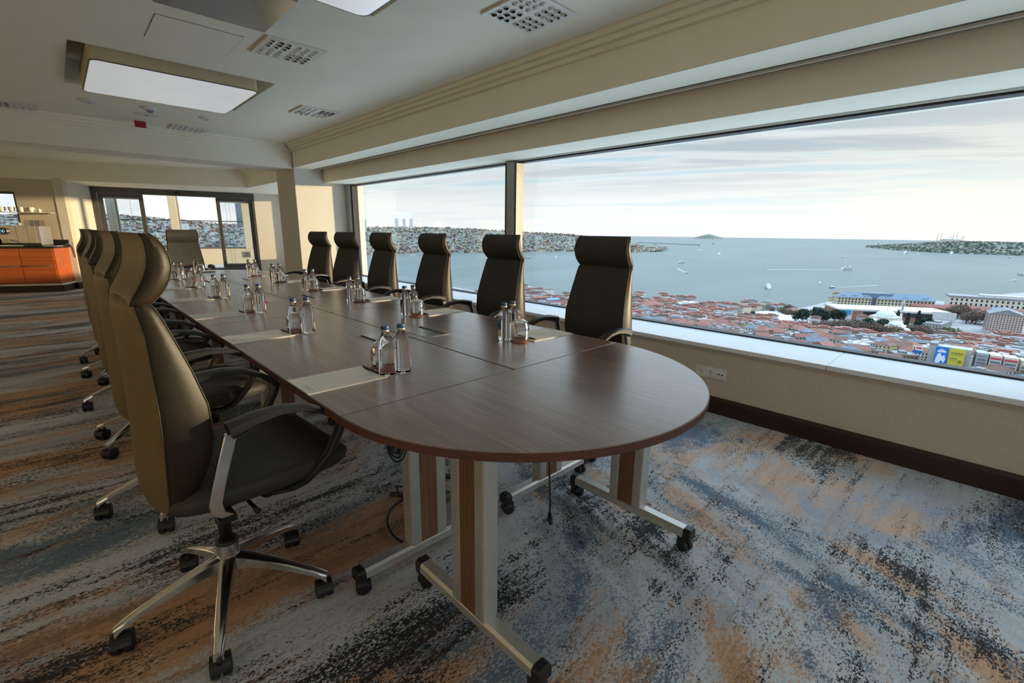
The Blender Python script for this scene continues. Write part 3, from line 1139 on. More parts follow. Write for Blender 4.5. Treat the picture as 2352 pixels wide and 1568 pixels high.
def round_end(yc, sg, label):
    t = empty('table_end', (TXM, yc, 0), 0 if sg > 0 else PI)
    tag(t, label, 'table', 'half-round end modules of the conference table')
    R = (TX1 - TX0) / 2
    n = 72
    poly = [(-R, -gap)] + [(-R * math.cos(PI * k / n), -gap - R * math.sin(PI * k / n)) for k in range(1, n)] + [(R, -gap)]
    m = MB()
    m.prism(poly, TZ - .026, TZ)
    m.build('tabletop', 'walnut_top', t, bevel=0.002)
    e = MB()
    rings = [[((R + o) * -math.cos(PI * k / n), -gap - (R + o) * math.sin(PI * k / n), z) for o, z in ((.0, TZ - .0265), (.003, TZ - .0255), (.003, TZ - .003), (0, TZ - .0018))] for k in range(n + 1)]
    e.sm = True
    e.loft(rings, cap=False)
    e.build('edge_band', 'walnut_edge', t, sharp=40)
    for sx in (-1, 1):
        t_leg(t, sx * .445, -.285, 1, .62, TZ - .052)
    MB().box(-.44, -.31, TZ - .075, .44, -.26, TZ - .03).build('under_beam', 'silver_leg', t)
    return t


round_end(seams[0], 1, 'half-round walnut table end closest to the camera')
round_end(seams[3], -1, 'half-round walnut table end at the far head of the table')
# ------------------------------------------------------------------ place settings
mat('water_glass', (1, 1, 1), 0.0, 0.0, Transmission_Weight=1.0, IOR=1.33)
mat('tumbler_glass', (1, 1, 1), 0.0, 0.0, Transmission_Weight=1.0, IOR=1.45)
noisy('cap_blue', (0.025, 0.075, 0.20), (0.02, 0.06, 0.17), 40, 0.35)
noisy('cap_silver', (0.62, 0.56, 0.46), (0.56, 0.50, 0.42), 40, 0.3, metal=0.7)
noisy('coaster_leather', (0.30, 0.125, 0.07), (0.25, 0.10, 0.055), 60, 0.6)
mat('coaster_edge', (0.06, 0.025, 0.018), 0.6)
mat('pen_black', (0.010, 0.010, 0.012), 0.3)
mat('tag_purple', (0.055, 0.022, 0.035), 0.6)
mat('print_grey', (0.36, 0.33, 0.28), 0.8)
mat('dot_blue', (0.02, 0.06, 0.35), 0.4)


def make_paper():
    m = mat('ruled_paper', (0.78, 0.74, 0.64), 0.75)
    g, b = graph(m)
    co = objco(g)
    sp = g.n('ShaderNodeSeparateXYZ')
    g.l(co, sp.inputs[0])
    fr = g.math('FRACT', g.math('MULTIPLY', sp.outputs[0], 125.0))
    ln = g.math('LESS_THAN', fr, 0.14)
    inx = g.math('MULTIPLY', g.math('GREATER_THAN', sp.outputs[0], -0.10), g.math('LESS_THAN', sp.outputs[0], 0.088))
    iny = g.math('LESS_THAN', g.math('ABSOLUTE', sp.outputs[1]), 0.085)
    ln = g.math('MULTIPLY', g.math('MULTIPLY', ln, inx), iny)
    g.l(g.mix(g.math('MULTIPLY', ln, 0.6), (0.92, 0.90, 0.82), (0.60, 0.56, 0.49)), b.inputs['Base Color'])


make_paper()


def make_label(name, c1, c2, c3):
    m = mat(name, c1, 0.45)
    g, b = graph(m)
    co = objco(g)
    sp = g.n('ShaderNodeSeparateXYZ')
    g.l(co, sp.inputs[0])
    n = g.noise(co, 55.0, 3, 0.6)
    z = g.math('ADD', sp.outputs[2], g.math('MULTIPLY', g.math('SUBTRACT', n, 0.5), 0.05))
    g.l(g.ramp(g.mapr(z, 0.02, 0.12), [(0.0, c2), (0.30, c2), (0.34, c1), (0.66, c1), (0.72, c3), (1.0, c3)]), b.inputs['Base Color'])


make_label('label_magenta', (0.45, 0.02, 0.16), (0.75, 0.70, 0.62), (0.16, 0.02, 0.14))
make_label('label_teal', (0.02, 0.09, 0.16), (0.62, 0.52, 0.28), (0.03, 0.16, 0.22))
make_label('label_plum', (0.07, 0.012, 0.055), (0.55, 0.50, 0.36), (0.04, 0.02, 0.035))
make_label('label_yellow', (0.42, 0.36, 0.05), (0.7, 0.66, 0.5), (0.05, 0.04, 0.02))


def make_bottle():
    t = empty('water_bottle')
    b = MB()
    b.sm = True
    b.lathe([(.020, .0015), (.026, .0), (.0298, .004), (.0305, .010), (.0305, .120), (.0295, .130), (.0255, .141), (.0195, .150), (.0150, .157),
             (.0132, .161), (.0130, .1665)], 32)
    b.build('bottle_body', 'water_glass', t)
    c = MB()
    c.sm = True
    c.lathe([(.0152, .1665), (.0158, .1675), (.0158, .1745), (.0154, .1755)], 24)
    c.build('cap_band', 'cap_silver', t, sharp=40)
    c = MB()
    c.sm = True
    c.lathe([(.0154, .1757), (.0158, .1765), (.0158, .187), (.0148, .1895), (.008, .1902)], 24)
    cap = c.build('cap', 'cap_blue', t, sharp=50)
    r = MB()
    r.sm = True
    n = 12
    rr = []
    for k in range(n + 1):
        a = R_(-32 + 64 * k / n)
        rr.append([(.0309 * math.cos(a), .0309 * math.sin(a), z) for z in (.022, .104)])
    r.loft(rr, cap=False, closed=False)
    r.build('label', 'label_magenta', t)
    d = MB()
    d.sm = True
    rr = []
    for k in range(5):
        a = R_(196 + 20 * k / 4)
        rr.append([(.0308 * math.cos(a), .0308 * math.sin(a), z) for z in (.0995, .1030)])
    d.loft(rr, cap=False, closed=False)
    d.build('dot_mark', 'dot_blue', t)
    return t


def make_tumbler():
    """glass turned upside down"""
    b = MB()
    b.sm = True
    b.lathe([(.0, .1065), (.012, .1075), (.026, .104), (.036, .096), (.042, .083), (.0455, .062), (.0462, .035), (.0445, .012), (.0425, .0005),
             (.0415, .0005), (.0432, .012), (.0448, .035), (.0440, .061), (.0402, .080), (.034, .0915), (.024, .0975), (.010, .099), (.0, .0985)], 36, cap=False)
    return b.build('tumbler', 'tumbler_glass')


def make_coaster():
    t = empty('coaster')
    c = MB()
    c.sm = True
    c.lathe([(.046, 0), (.0495, .0005), (.050, .0022), (.0495, .0035), (.047, .004), (0.0, .004)], 40, cap=False)
    c.lathe([(.0, 0), (.046, 0)], 40, cap=False, flip=True)
    c.build('coaster_disc', 'coaster_leather', t, sharp=40)
    s = MB()
    s.sm = True
    s.tube([(.0385 * math.cos(2 * PI * k / 40), .0385 * math.sin(2 * PI * k / 40), .004) for k in range(41)], .0007, 4)
    s.build('stitching', 'coaster_edge', t)
    return t


def make_pad():
    """long side along X, head at +X"""
    t = empty('notepad')
    MB().box(-.1455, -.1, 0, .1455, .1, .0035).build('paper_block', 'ruled_paper', t)
    MB().box(.128, .018, .0035, .1455, .050, .0039).build('tag', 'tag_purple', t)
    m = MB()
    rnd = random.Random(3)
    for k in range(5):
        y = -.062 + k * .0
    for (x0, y0, w, n, step) in ((.118, -.03, .028, 3, .006), (.100, -.03, .012, 2, .006)):
        for k in range(n):
            m.box(x0 - k * step, y0 - w * rnd.uniform(.7, 1), .0035, x0 - k * step + .0012, y0 + w * rnd.uniform(.7, 1), .0037)
    for k in range(3):
        m.box(-.128 + k * .006, -.07, .0035, -.1268 + k * .006, -.07 + rnd.uniform(.05, .075), .0037)
    m.build('letterhead', 'print_grey', t, kind='stuff')
    return t


def make_pen():
    t = empty('pen')
    b = MB()
    b.sm = True
    b.tube([(0, -.062, .0045), (0, .05, .0045)], .0042, 10)
    b.tube([(0, .05, .0045), (0, .062, .0045), (0, .067, .0045)], [.0042, .0026, .0008], 10)
    b.build('barrel', 'pen_black', t)
    MB().box(-.0008, -.062, .0086, .0008, -.028, .0098).build('clip', 'chrome', t)
    return t


bottle0, tumbler0, coaster0, pad0, pen0 = make_bottle(), make_tumbler(), make_coaster(), make_pad(), make_pen()
for o in (bottle0, coaster0, pad0, pen0, tumbler0):
    index_children(o)
used = set()


def inst(o):
    if o.name not in used:
        used.add(o.name)
        return o
    return copy_tree(o)


LABS = ['label_magenta', 'label_teal', 'label_plum', 'label_yellow']


def put_bottle(x, y, rz, lab, label):
    o = inst(bottle0)
    o.location = (x, y, TZ)
    o.rotation_euler = (0, 0, rz)
    for c in o.children:
        if c.name.startswith('label'):
            if c.data.users > 1:
                c.data = c.data.copy()
            c.data.materials[0] = MATS[lab]
    tag(o, label, 'bottle', 'water bottles on the conference table')


def put(o, x, y, z, rz, label, cat, group):
    o = inst(o)
    o.location = (x, y, z)
    o.rotation_euler = (0, 0, rz)
    tag(o, label, cat, group)
    return o


yl = [1.530, 2.476, 3.292, 4.180, 5.056, 5.945]
yr = [1.680, 2.622, 3.420, 4.318, 5.212, 6.06]
seatn = ['nearest the camera', 'second from camera', 'third from camera', 'fourth from camera', 'fifth from camera', 'farthest from camera']
rnd = random.Random(11)
for i in range(6):
    y = yl[i]
    s_ = 'at room-side seat ' + seatn[i]
    put_bottle(.828, y + .006, R_(-12), LABS[(i + 0) % 2 * 2], 'clear water bottle beside the notepad, ' + s_)
    put_bottle(.892, y, R_(-12), ['label_magenta', 'label_teal', 'label_magenta', 'label_yellow', 'label_magenta', 'label_magenta'][i], 'clear water bottle toward the table middle, ' + s_)
    put(coaster0, .862, y + .100, TZ, 0, 'round brown coaster ' + s_, 'coaster', 'leather coasters on the table')
    put(tumbler0, .862, y + .100, TZ + .0041, 0, 'upturned drinking glass ' + s_, 'glass', 'upturned tumblers on the table')
    put(pad0, .666, y + .072, TZ + .0002, R_(rnd.uniform(-1.5, 1.5)), 'white notepad ' + s_, 'notepad', 'notepads on the table')
    put(pen0, .800, y + .085, TZ + .0041, R_(rnd.uniform(-2, 3)), 'black pen ' + s_, 'pen', 'pens on the table')
for i in range(6):
    y = yr[i]
    s_ = 'at window-side seat ' + seatn[i]
    put_bottle(1.566, y, R_(168), ['label_teal', 'label_plum', 'label_plum', 'label_plum', 'label_plum', 'label_plum'][i], 'clear water bottle toward the table middle, ' + s_)
    put_bottle(1.637, y + .012, R_(165), ['label_magenta', 'label_yellow', 'label_plum', 'label_teal', 'label_yellow', 'label_magenta'][i], 'clear water bottle toward the window, ' + s_)
    put(coaster0, 1.602, y - .080, TZ, 0, 'round brown coaster ' + s_, 'coaster', 'leather coasters on the table')
    put(tumbler0, 1.602, y - .080, TZ + .0041, 0, 'upturned drinking glass ' + s_, 'glass', 'upturned tumblers on the table')
    put(pad0, 1.800, y - .040, TZ + .0002, R_(180 + rnd.uniform(-2, 2)), 'white notepad ' + s_, 'notepad', 'notepads on the table')
    put(pen0, 1.665, y - .060, TZ + .0041, R_(180 + rnd.uniform(-4, 4)), 'black pen ' + s_, 'pen', 'pens on the table')
s_ = 'at the far head of the table'
put_bottle(1.20, 6.93, R_(-70), 'label_magenta', 'clear water bottle with pink label ' + s_)
put(coaster0, 1.225, 6.84, TZ, 0, 'round brown coaster ' + s_, 'coaster', 'leather coasters on the table')
put(tumbler0, 1.225, 6.84, TZ + .0041, 0, 'upturned drinking glass ' + s_, 'glass', 'upturned tumblers on the table')
put(pad0, 1.33, 7.02, TZ + .0002, R_(-90), 'white notepad ' + s_, 'notepad', 'notepads on the table').location.y = 7.0
put(pen0, 1.33, 6.865, TZ + .0041, R_(92), 'black pen ' + s_, 'pen', 'pens on the table')

# ------------------------------------------------------------------ ceiling fixtures
def luminaire(h, label):
    cx, cy = (h[0] + h[1]) / 2, (h[2] + h[3]) / 2
    t = empty('ceiling_lamp', (cx, cy, 2.50))
    tag(t, label, 'ceiling lamp', 'large square lamps in the ceiling recesses')
    R = .585
    rc = .06
    poly = []
    for (sx, sy, a0) in ((1, 1, 0), (-1, 1, 90), (-1, -1, 180), (1, -1, 270)):
        for k in range(7):
            a = R_(a0 + 15 * k)
            poly.append((sx * (R - rc) + rc * math.cos(a), sy * (R - rc) + rc * math.sin(a)))
    m = MB()
    m.prism([(x, y) for x, y in poly], 0.006, .165)
    m.build('lamp_housing', 'lamp_side', t)
    m = MB()
    m.prism([(x * .985, y * .985) for x, y in poly], 0.0, .0055)
    m.build('diffuser', 'lamp_metal', t, bevel=0.002)
    m = MB()
    rings = []
    for x, y in poly + [poly[0]]:
        rings.append([(x * 1.004, y * 1.004, .002), (x * 1.004, y * 1.004, .008), (x * .99, y * .99, .008), (x * .99, y * .99, .002)])
    m.loft(rings, cap=False)
    m.build('gasket', 'alu_dark', t)
    for sx in (-1, 1):
        MB().box(sx * .4 - .006, -.006, .165, sx * .4 + .006, .006, .29).build('hanger', 'alu_grey', t)
    return t


luminaire(holes[0], 'large square metal ceiling lamp in the recess farther from the camera')
luminaire(holes[1], 'large square metal ceiling lamp in the recess at the top picture edge')
t = empty('projector_lift', (0.90, 3.34, ZC - .03))
tag(t, 'glossy metal square panel hanging just below the ceiling', 'ceiling panel')
MB().box(-.30, -.30, 0, .30, .30, .022).build('panel_plate', 'brushed_steel', t, bevel=0.003)
MB().box(-.304, -.304, .010, -.3005, .304, .024).build('panel_rim', 'white_gloss', t)
MB().box(-.15, -.15, .022, .15, .15, .03).build('panel_mount', 'alu_dark', t)

# access hatch outline
t = empty('access_hatch', (0.897, 4.146, ZC - .002))
tag(t, 'square access hatch outlined in the ceiling', 'hatch')
MB().box(-.247, -.243, -.002, .247, .243, .0015).build('hatch_panel', 'ceiling_paint', t)
for (a, b_, c, d_) in ((-.25, -.246, .25, -.2435), (-.25, .2435, .25, .246), (-.25, -.2435, -.2475, .2435), (.2475, -.2435, .25, .2435)):
    MB().box(a, b_, .0, c, d_, .0014).build('hatch_gap', 'alu_dark', t)

# jet-nozzle air outlets
nz = MB()
nz.sm = True
nz.lathe([(.0235, .0), (.0235, -.003), (.0205, -.0045), (.0195, -.002), (.0195, .012)], 16, cap=False)
nz.mi = 1
nz.lathe([(.0196, -.0012), (.0, -.0010)], 16, cap=False)
nz.mi = 0
rr = []
for a in range(0, 7):
    an = R_(2 + a * 13)
    rr.append([(.0198 * math.cos(an) * math.cos(R_(k * 17)), .0198 * math.cos(an) * math.sin(R_(k * 17)), -.001 - .013 * math.sin(an)) for k in range(9)])
nz.loft(rr, cap=False, closed=False)
nz_me = nz.mesh('nozzle', ['white_plastic', 'dark_hole'])
vents = [((2.270, 2.235), 'nearest the top picture edge'), ((1.457, 3.945), 'beside the access hatch'), ((2.310, 5.645), 'beside the window cornice'),
         ((1.485, 7.80), 'beside the cross beam, right of the red alarm'), ((-0.14, 7.80), 'at the left picture edge by the cross beam')]
rnd = random.Random(5)
for (vx, vy), lb in vents:
    t = empty('air_vent', (vx, vy, ZC))
    tag(t, 'white square ceiling air vent, ' + lb, 'air vent', 'nozzle air vents in the ceiling')
    MB().box(-.205, -.205, -.010, .205, .205, -.0005).build('vent_plate', 'white_plastic', t, bevel=0.003)
    MB().box(-.210, -.205, -.014, -.2055, .205, -.0005).build('vent_lip', 'wallpaper_light', t)
    for by in (-.094, .094):
        for bx in (-.094, .094):
            turn = rnd.choice((0, 90, 180, 270))
            for i in range(3):
                for j in range(3):
                    place('nozzle', nz_me, t, loc=(bx + (i - 1) * .056, by + (j - 1) * .056, -.0102), rot=R_(turn + (45 if rnd.random() < .15 else 0)))

def ceil_disc(name, x, y, r, h, label, cat, group=None):
    t = empty(name, (x, y, ZC))
    tag(t, label, cat, group)
    m = MB()
    m.sm = True
    m.lathe([(r * 1.0, -.0005), (r, -h * .45), (r * .86, -h * .8), (r * .55, -h), (0.0, -h * 1.02)], 28, cap=False, flip=True)
    m.build('disc_cover', 'white_plastic', t, sharp=50)
    m = MB()
    m.sm = True
    m.lathe([(r * .16, -h * 1.0), (r * .16, -h * 1.2), (0, -h * 1.2)], 12, cap=False, flip=True)
    m.build('disc_button', 'alu_grey', t)
    return t


ceil_disc('ceiling_speaker', .455, 6.925, .088, .022, 'flat white ceiling disc left of the smoke detector', 'ceiling disc', 'flat round ceiling discs')
ceil_disc('ceiling_speaker', 1.512, 6.90, .075, .022, 'flat white ceiling disc right of the smoke detector', 'ceiling disc', 'flat round ceiling discs')
ceil_disc('ceiling_speaker', .98, 7.26, .13, .006, 'wide thin white ceiling disc beside the red alarm', 'ceiling disc', 'flat round ceiling discs')
t = empty('smoke_detector', (.955, 6.80, ZC))
tag(t, 'white domed smoke detector with dark vents on the ceiling', 'smoke detector')
m = MB()
m.sm = True
m.lathe([(.062, -.0005), (.062, -.014), (.058, -.026), (.034, -.034)], 24, cap=False, flip=True)
m.build('detector_base', 'white_plastic', t, sharp=50)
m = MB()
m.sm = True
m.lathe([(.030, -.034), (.026, -.052), (.022, -.054), (0, -.054)], 20, cap=False, flip=True)
m.build('detector_chamber', 'alu_dark', t, sharp=50)
for k in range(10):
    a = 2 * PI * k / 10
    MB().bar((.030 * math.cos(a), .030 * math.sin(a), -.034), (.0255 * math.cos(a), .0255 * math.sin(a), -.055), .004, .004).build('detector_rib', 'white_plastic', t)
t = empty('fire_alarm', (.955, 7.66, ZC))
tag(t, 'small red fire alarm box on the ceiling near the beam', 'fire alarm')
MB().box(-.055, -.02, -.085, .055, .02, -.012).build('alarm_body', 'red_plastic', t, bevel=0.006)
MB().box(-.03, -.012, -.012, .03, .012, -.0005).build('alarm_mount', 'white_plastic', t)
t = empty('strip_lamp', (.36, 9.6, ZC))
tag(t, 'slim white ceiling strip lamp behind the cross beam', 'ceiling lamp')
MB().box(-.72, -.22, -.06, .72, .22, -.001).build('lamp_body', 'ceiling_paint', t, bevel=0.006)
MB().box(-.70, -.20, -.066, .70, .20, -.0605).build('diffuser', 'white_gloss', t)

# ------------------------------------------------------------------ wall sockets
t = empty('wall_socket', (XW, 1.312, .298))
tag(t, 'triple white socket plate on the wall below the window', 'socket')
MB().box(-.009, -.113, -.041, -.0003, .113, .041).build('socket_frame', 'white_plastic', t, bevel=0.003)
for k, y in enumerate((.071, 0, -.071)):
    ins = MB().box(-.0115, y - .027, -.027, -.0092, y + .027, .027).build('socket_insert', 'white_gloss', t, bevel=0.002)
    if k < 2:
        m = MB()
        m.sm = True
        m.lathe([(.021, 0), (.0205, .001), (.0195, .0012), (.019, .0004), (0, .0004)], 24, cap=False)
        o = m.build('socket_well', 'white_plastic', ins)
        o.location = (-.0117, y, 0)
        o.rotation_euler = (0, -PI / 2, 0)
        for (a, b_) in ((-.009, 0), (.009, 0)) + (((0, .012),) if k else ()):
            h_ = MB().cyl((0, 0, 0), .0028, 0, .001, 10).build('socket_hole', 'dark_hole', ins)
            h_.location = (-.0120, y + a, b_)
            h_.rotation_euler = (0, -PI / 2, 0)
        MB().box(-.0128, y - .004, -.0195, -.0117, y + .004, -.0145).build('earth_clip', 'dark_hole', ins)
    else:
        for a in (-.012, .012):
            MB().box(-.0125, y + a - .0065, -.004, -.0114, y + a + .0065, .004).build('data_port', 'dark_hole', ins, bevel=0.0005)
        MB().cyl((0, 0, 0), .002, 0, .001, 8).build('screw', 'alu_grey', ins, loc=(-.012, y, -.012), rot=(0, -PI / 2, 0))

# ------------------------------------------------------------------ cables under the table
mat('cable_black', (0.008, 0.008, 0.009), 0.45)
t = empty('cable_bundle', (.735, 1.34, .70))
tag(t, 'coiled black cable hanging under the near table end', 'cable')
for k in range(4):
    pts = []
    for i in range(25):
        a = PI * i / 24
        pts.append((-.038 * math.cos(a) + .004 * k, .014 * k - .02 + .01 * math.sin(a * 2 + k), -.20 * (math.sin(a) ** .6) * (1 - .06 * k) - .005))
    MB().tube(pts, .0032, 6).build('cable_loop', 'cable_black', t)
t = empty('cable_tail', (.79, 1.37, .70))
tag(t, 'short black cable end with plug hanging beside the table post', 'cable')
MB().tube([(0, 0, 0), (.002, 0, -.09), (-.006, .01, -.17)], .0035, 6).build('cable_run', 'cable_black', t)
MB().tube([(-.006, .01, -.165), (-.012, .014, -.20), (-.014, .016, -.215)], [.007, .008, .005], 8).build('plug', 'black_plastic', t)
t = empty('floor_cable', (.9, 1.6, 0))
tag(t, 'thick black cable looping on the carpet by the near left table foot', 'cable')
pts = [(.22, .26, .012), (.14, .20, .012), (.05, .17, .012), (-.02, .10, .012), (-.055, .0, .012), (-.05, -.09, .012), (.0, -.15, .013), (.05, -.16, .018)]
sm = []
for i in range(len(pts) - 1):
    for k in range(6):
        u = k / 6
        p0, p1, p2, p3 = [Vector(pts[max(0, min(len(pts) - 1, j))]) for j in (i - 1, i, i + 1, i + 2)]
        sm.append(tuple(.5 * ((2 * p1) + (p2 - p0) * u + (2 * p0 - 5 * p1 + 4 * p2 - p3) * u * u + (-p0 + 3 * p1 - 3 * p2 + p3) * u ** 3)))
MB().tube(sm, .0055, 8).build('cable_run', 'cable_black', t)
MB().tube([(.03, -.162, .02), (.085, -.150, .024), (.12, -.14, .022)], [.011, .014, .012], 10).build('plug', 'black_plastic', t)
MB().tube([(.22, .24, .02), (.12, .26, .05), (.10, .20, .03), (.16, .13, .008), (.24, .12, .008)], .0045, 8).build('cable_branch', 'cable_black', t)
t = empty('cable_tray', (1.20, 1.75, 0))
tag(t, 'grey metal cable tray lying on the carpet under the table', 'cable tray')
o = MB()
o.box(-.20, -.012, .012, .20, .012, .016)
o.build('tray_rail', 'alu_grey', t, rot=R_(12), loc=(0.02, -.075, 0))
MB().box(-.19, -.004, 0.0, .19, .004, .014).build('tray_lip', 'brushed_steel', t, rot=R_(12), loc=(0.02, -.10, 0))
MB().box(-.03, -.02, .0, .03, .02, .022).build('tray_clip', 'alu_dark', t, rot=R_(12), loc=(-.02, -.05, 0))
MB().box(-.12, -.015, .0, .12, .015, .012).build('socket_strip', 'black_plastic', t, rot=R_(-62), loc=(.10, .10, 0), bevel=0.002)
MB().box(-.08, -.012, .0, .08, .012, .016).build('tray_end', 'alu_dark', t, rot=R_(-50), loc=(-.15, .07, 0))
t = empty('hanging_plug', (1.42, 1.26, .70))
tag(t, 'thin black cable with plug hanging to the carpet on the window side', 'cable')
MB().tube([(0, 0, 0), (.008, -.01, -.25), (.012, -.03, -.45), (.0, -.05, -.60), (-.01, -.06, -.665)], .004, 7).build('cable_run', 'cable_black', t)
MB().tube([(-.008, -.058, -.65), (-.018, -.07, -.675), (-.03, -.085, -.686)], [.009, .012, .009], 9).build('plug', 'black_plastic', t)

# ------------------------------------------------------------------ coffee corner
CB = empty('coffee_cabinet', W0, AW)
tag(CB, 'orange wooden coffee cabinet with dark plinth at the far left', 'cabinet')
x0, x1, y0 = -2.6, -.10, -.58
MB().box(x0, y0 + .02, .165, x1, -.002, .862).build('body', 'orange_veneer', CB, bevel=0.004)
MB().box(x0, y0 + .03, 0, x1 + .04, -.002, .13).build('plinth', 'dark_skirting', CB)
MB().box(x0, y0 + .01, .132, x1 + .03, -.002, .163).build('kick_strip', 'white_stone', CB)
for (a, c) in ((-2.58, -1.36), (-1.35, -.64), (-.63, -.12)):
    d = MB().box(a, y0, .185, c, y0 + .019, .855).build('cabinet_door', 'orange_veneer', CB, bevel=0.003)
    h_ = MB()
    h_.tube([(a + .02, y0 - .045, .52), (c - .02, y0 - .045, .52)], .010, 8)
    h_.build('handle', 'brushed_steel', d)
    for xx in (a + .05, c - .05):
        MB().tube([(xx, y0 - .002, .52), (xx, y0 - .045, .52)], .007, 8).build('handle_post', 'chrome', d)
CT = empty('counter_top', W0, AW)
tag(CT, 'black stone counter top on the orange cabinet', 'counter top')
MB().box(x0, y0 - .02, .863, x1 + .03, -.002, .90).build('slab', 'matt_black', CT, bevel=0.003)
MB().box(x0, -.03, .901, x1 + .03, -.002, 1.02).build('backsplash', 'matt_black', CT)
# coffee machine
noisy('champagne_metal', (0.46, 0.42, 0.35), (0.42, 0.385, 0.32), 20, 0.32, metal=0.6)
noisy('machine_side', (0.40, 0.40, 0.40), (0.36, 0.36, 0.37), 20, 0.35, metal=0.5)
mat('blue_led', (0.02, 0.05, 0.1), 0.3)
MATS['blue_led'].node_tree.nodes['Principled BSDF'].inputs['Emission Color'].default_value = (0.25, 0.6, 1.0, 1)
MATS['blue_led'].node_tree.nodes['Principled BSDF'].inputs['Emission Strength'].default_value = 1.6
CM = empty('coffee_machine', fw(-.60, -.30, .901), AW)
tag(CM, 'champagne metal coffee machine with round black dial on the counter', 'coffee machine')
MB().box(-.30, -.20, .0, .30, .22, .055).build('machine_base', 'black_plastic', CM, bevel=0.006)
MB().box(-.30, -.19, .056, .26, .22, .385).build('machine_body', 'champagne_metal', CM, bevel=0.008)
MB().box(.261, -.19, .02, .31, .22, .385).build('side_panel', 'machine_side', CM, bevel=0.006)
MB().box(-.302, -.198, .125, -.04, -.191, .19).build('front_panel', 'champagne_metal', CM, bevel=0.002)
MB().box(-.035, -.198, .060, .115, -.191, .38).build('front_panel', 'champagne_metal', CM, bevel=0.002)
MB().box(.12, -.198, .060, .255, -.191, .38).build('front_panel', 'champagne_metal', CM, bevel=0.002)
m = MB()
m.sm = True
m.lathe([(.070, 0), (.070, .03), (.062, .045), (.060, .075), (.052, .085), (0, .086)], 28, cap=False)
dial = m.build('dial', 'chrome', CM, loc=(-.20, -.19, .285), rot=(PI / 2, 0, 0), sharp=40)
m = MB()
m.sm = True
m.lathe([(.058, .0865), (.05, .092), (0, .093)], 28, cap=False)
m.build('dial_face', 'black_plastic', dial)
for k in range(5):
    a = 2 * PI * k / 5
    r_ = .028
    MB().cyl((r_ * math.cos(a), r_ * math.sin(a), 0), .006, .0915, .0945, 8).build('dial_light', 'blue_led', dial)
MB().cyl((0, 0, 0), .010, .092, .0955, 8).build('dial_light', 'blue_led', dial)
MB().tube([(-.16, -.19, .115), (-.12, -.225, .11), (-.07, -.235, .085), (-.03, -.24, .075)], [.012, .012, .010, .012], 9).build('steam_pipe', 'chrome', CM)
MB().box(-.30, -.26, -.0, .05, -.2, .02).build('drip_tray', 'brushed_steel', CM)
SM = empty('glass_dispenser', fw(-1.12, -.30, .901), AW)
tag(SM, 'dark coffee grinder with amber glass hopper at the left picture edge', 'grinder')
MB().box(-.17, -.18, 0, .12, .18, .10).build('grinder_base', 'black_plastic', SM, bevel=0.005)
MB().box(-.17, -.16, .10, .05, .16, .42).build('grinder_body', 'alu_dark', SM, bevel=0.01)
mat('amber_glass', (0.55, 0.30, 0.08), 0.1, 0.0, Transmission_Weight=0.5, IOR=1.3)
for k in range(3):
    MB().lathe([(.032, 0), (.034, .16), (.0, .161)], 14, cap=False).build('bean_tube', 'amber_glass', SM, loc=(-.06 + k * .068, -.20, .14))
MB().box(-.12, -.21, .11, .13, -.17, .138).build('hopper_tray', 'chrome', SM)
PT = MB().box(-.10, -.13, 0, .12, .10, .008).build('paper_tray', 'white_stone', None, bevel=0.002, loc=fw(-.16, -.42, .901), rot=AW)
tag(PT, 'pale flat tray with papers on the counter right of the coffee machine', 'tray')
# tumblers on the machine
gm = MB()
gm.sm = True
gm.lathe([(.027, 0), (.030, .002), (.033, .115), (.0318, .115), (.029, .006), (0, .006)], 18, cap=False)
gm_me = gm.mesh('water_tumbler', 'thin_glass')
for k in range(6):
    o = place('water_tumbler', gm_me, loc=fw(-.545 + .042 * k, -.32 + .08 * (k % 2), 1.2875), rot=0)
    tag(o, 'clear drinking glass on the coffee machine, %s from the left' % ['first', 'second', 'third', 'fourth', 'fifth', 'sixth'][k], 'glass', 'glasses on the coffee machine')
cu = MB()
cu.sm = True
cu.lathe([(.020, 0), (.024, .002), (.036, .03), (.040, .075), (.0385, .075), (.034, .03), (.02, .006), (0, .006)], 20, cap=False)
cup_me = cu.mesh('cup_body', 'white_gloss')
hm = MB()
hm.tube([(.036, 0, .062), (.055, 0, .060), (.060, 0, .042), (.050, 0, .024), (.034, 0, .022)], .0045, 7)
han_me = hm.mesh('handle', 'white_gloss')


def cup(x, y, z, rz, label, grp, s=1.0):
    t = empty('coffee_cup', fw(x, y, z), rz)
    t.scale = (s, s, s)
    place('cup_body', cup_me, t)
    place('handle', han_me, t)
    tag(t, label, 'cup', grp)


cup(-.66, -.30, 1.2875, AW + PI, 'small white cup on the coffee machine beside the glasses', 'cups in the coffee corner', .8)
SH = empty('wall_shelf', W0, AW)
tag(SH, 'narrow glass wall shelf carrying white cups', 'shelf')
mat('shelf_glass', (0.62, 0.66, 0.60), 0.15)
MB().box(-1.6, -.20, 1.545, -.20, -.003, 1.556).build('shelf_board', 'shelf_glass', SH, bevel=0.002)
for x in (-1.2, -.74, -.26):
    MB().tube([(x, -.003, 1.532), (x, -.14, 1.532)], .007, 8).build('shelf_bracket', 'chrome', SH)
for k, x in enumerate((-1.28, -1.13, -.98, -.83, -.68, -.53)):
    cup(x, -.10, 1.5565, AW + R_(-60 + 25 * k), 'white coffee cup on the glass wall shelf, %s from the right' % ['sixth', 'fifth', 'fourth', 'third', 'second', 'first'][k], 'cups in the coffee corner', 1.3)
cr = empty('creamer', fw(-.40, -.10, 1.5565), AW)
tag(cr, 'small white creamer jug at the right end of the cup row', 'jug')
m = MB()
m.sm = True
m.lathe([(.022, 0), (.028, .01), (.026, .045), (.020, .06), (.022, .075), (.0, .07)], 16, cap=False)
m.build('jug_body', 'white_gloss', cr)
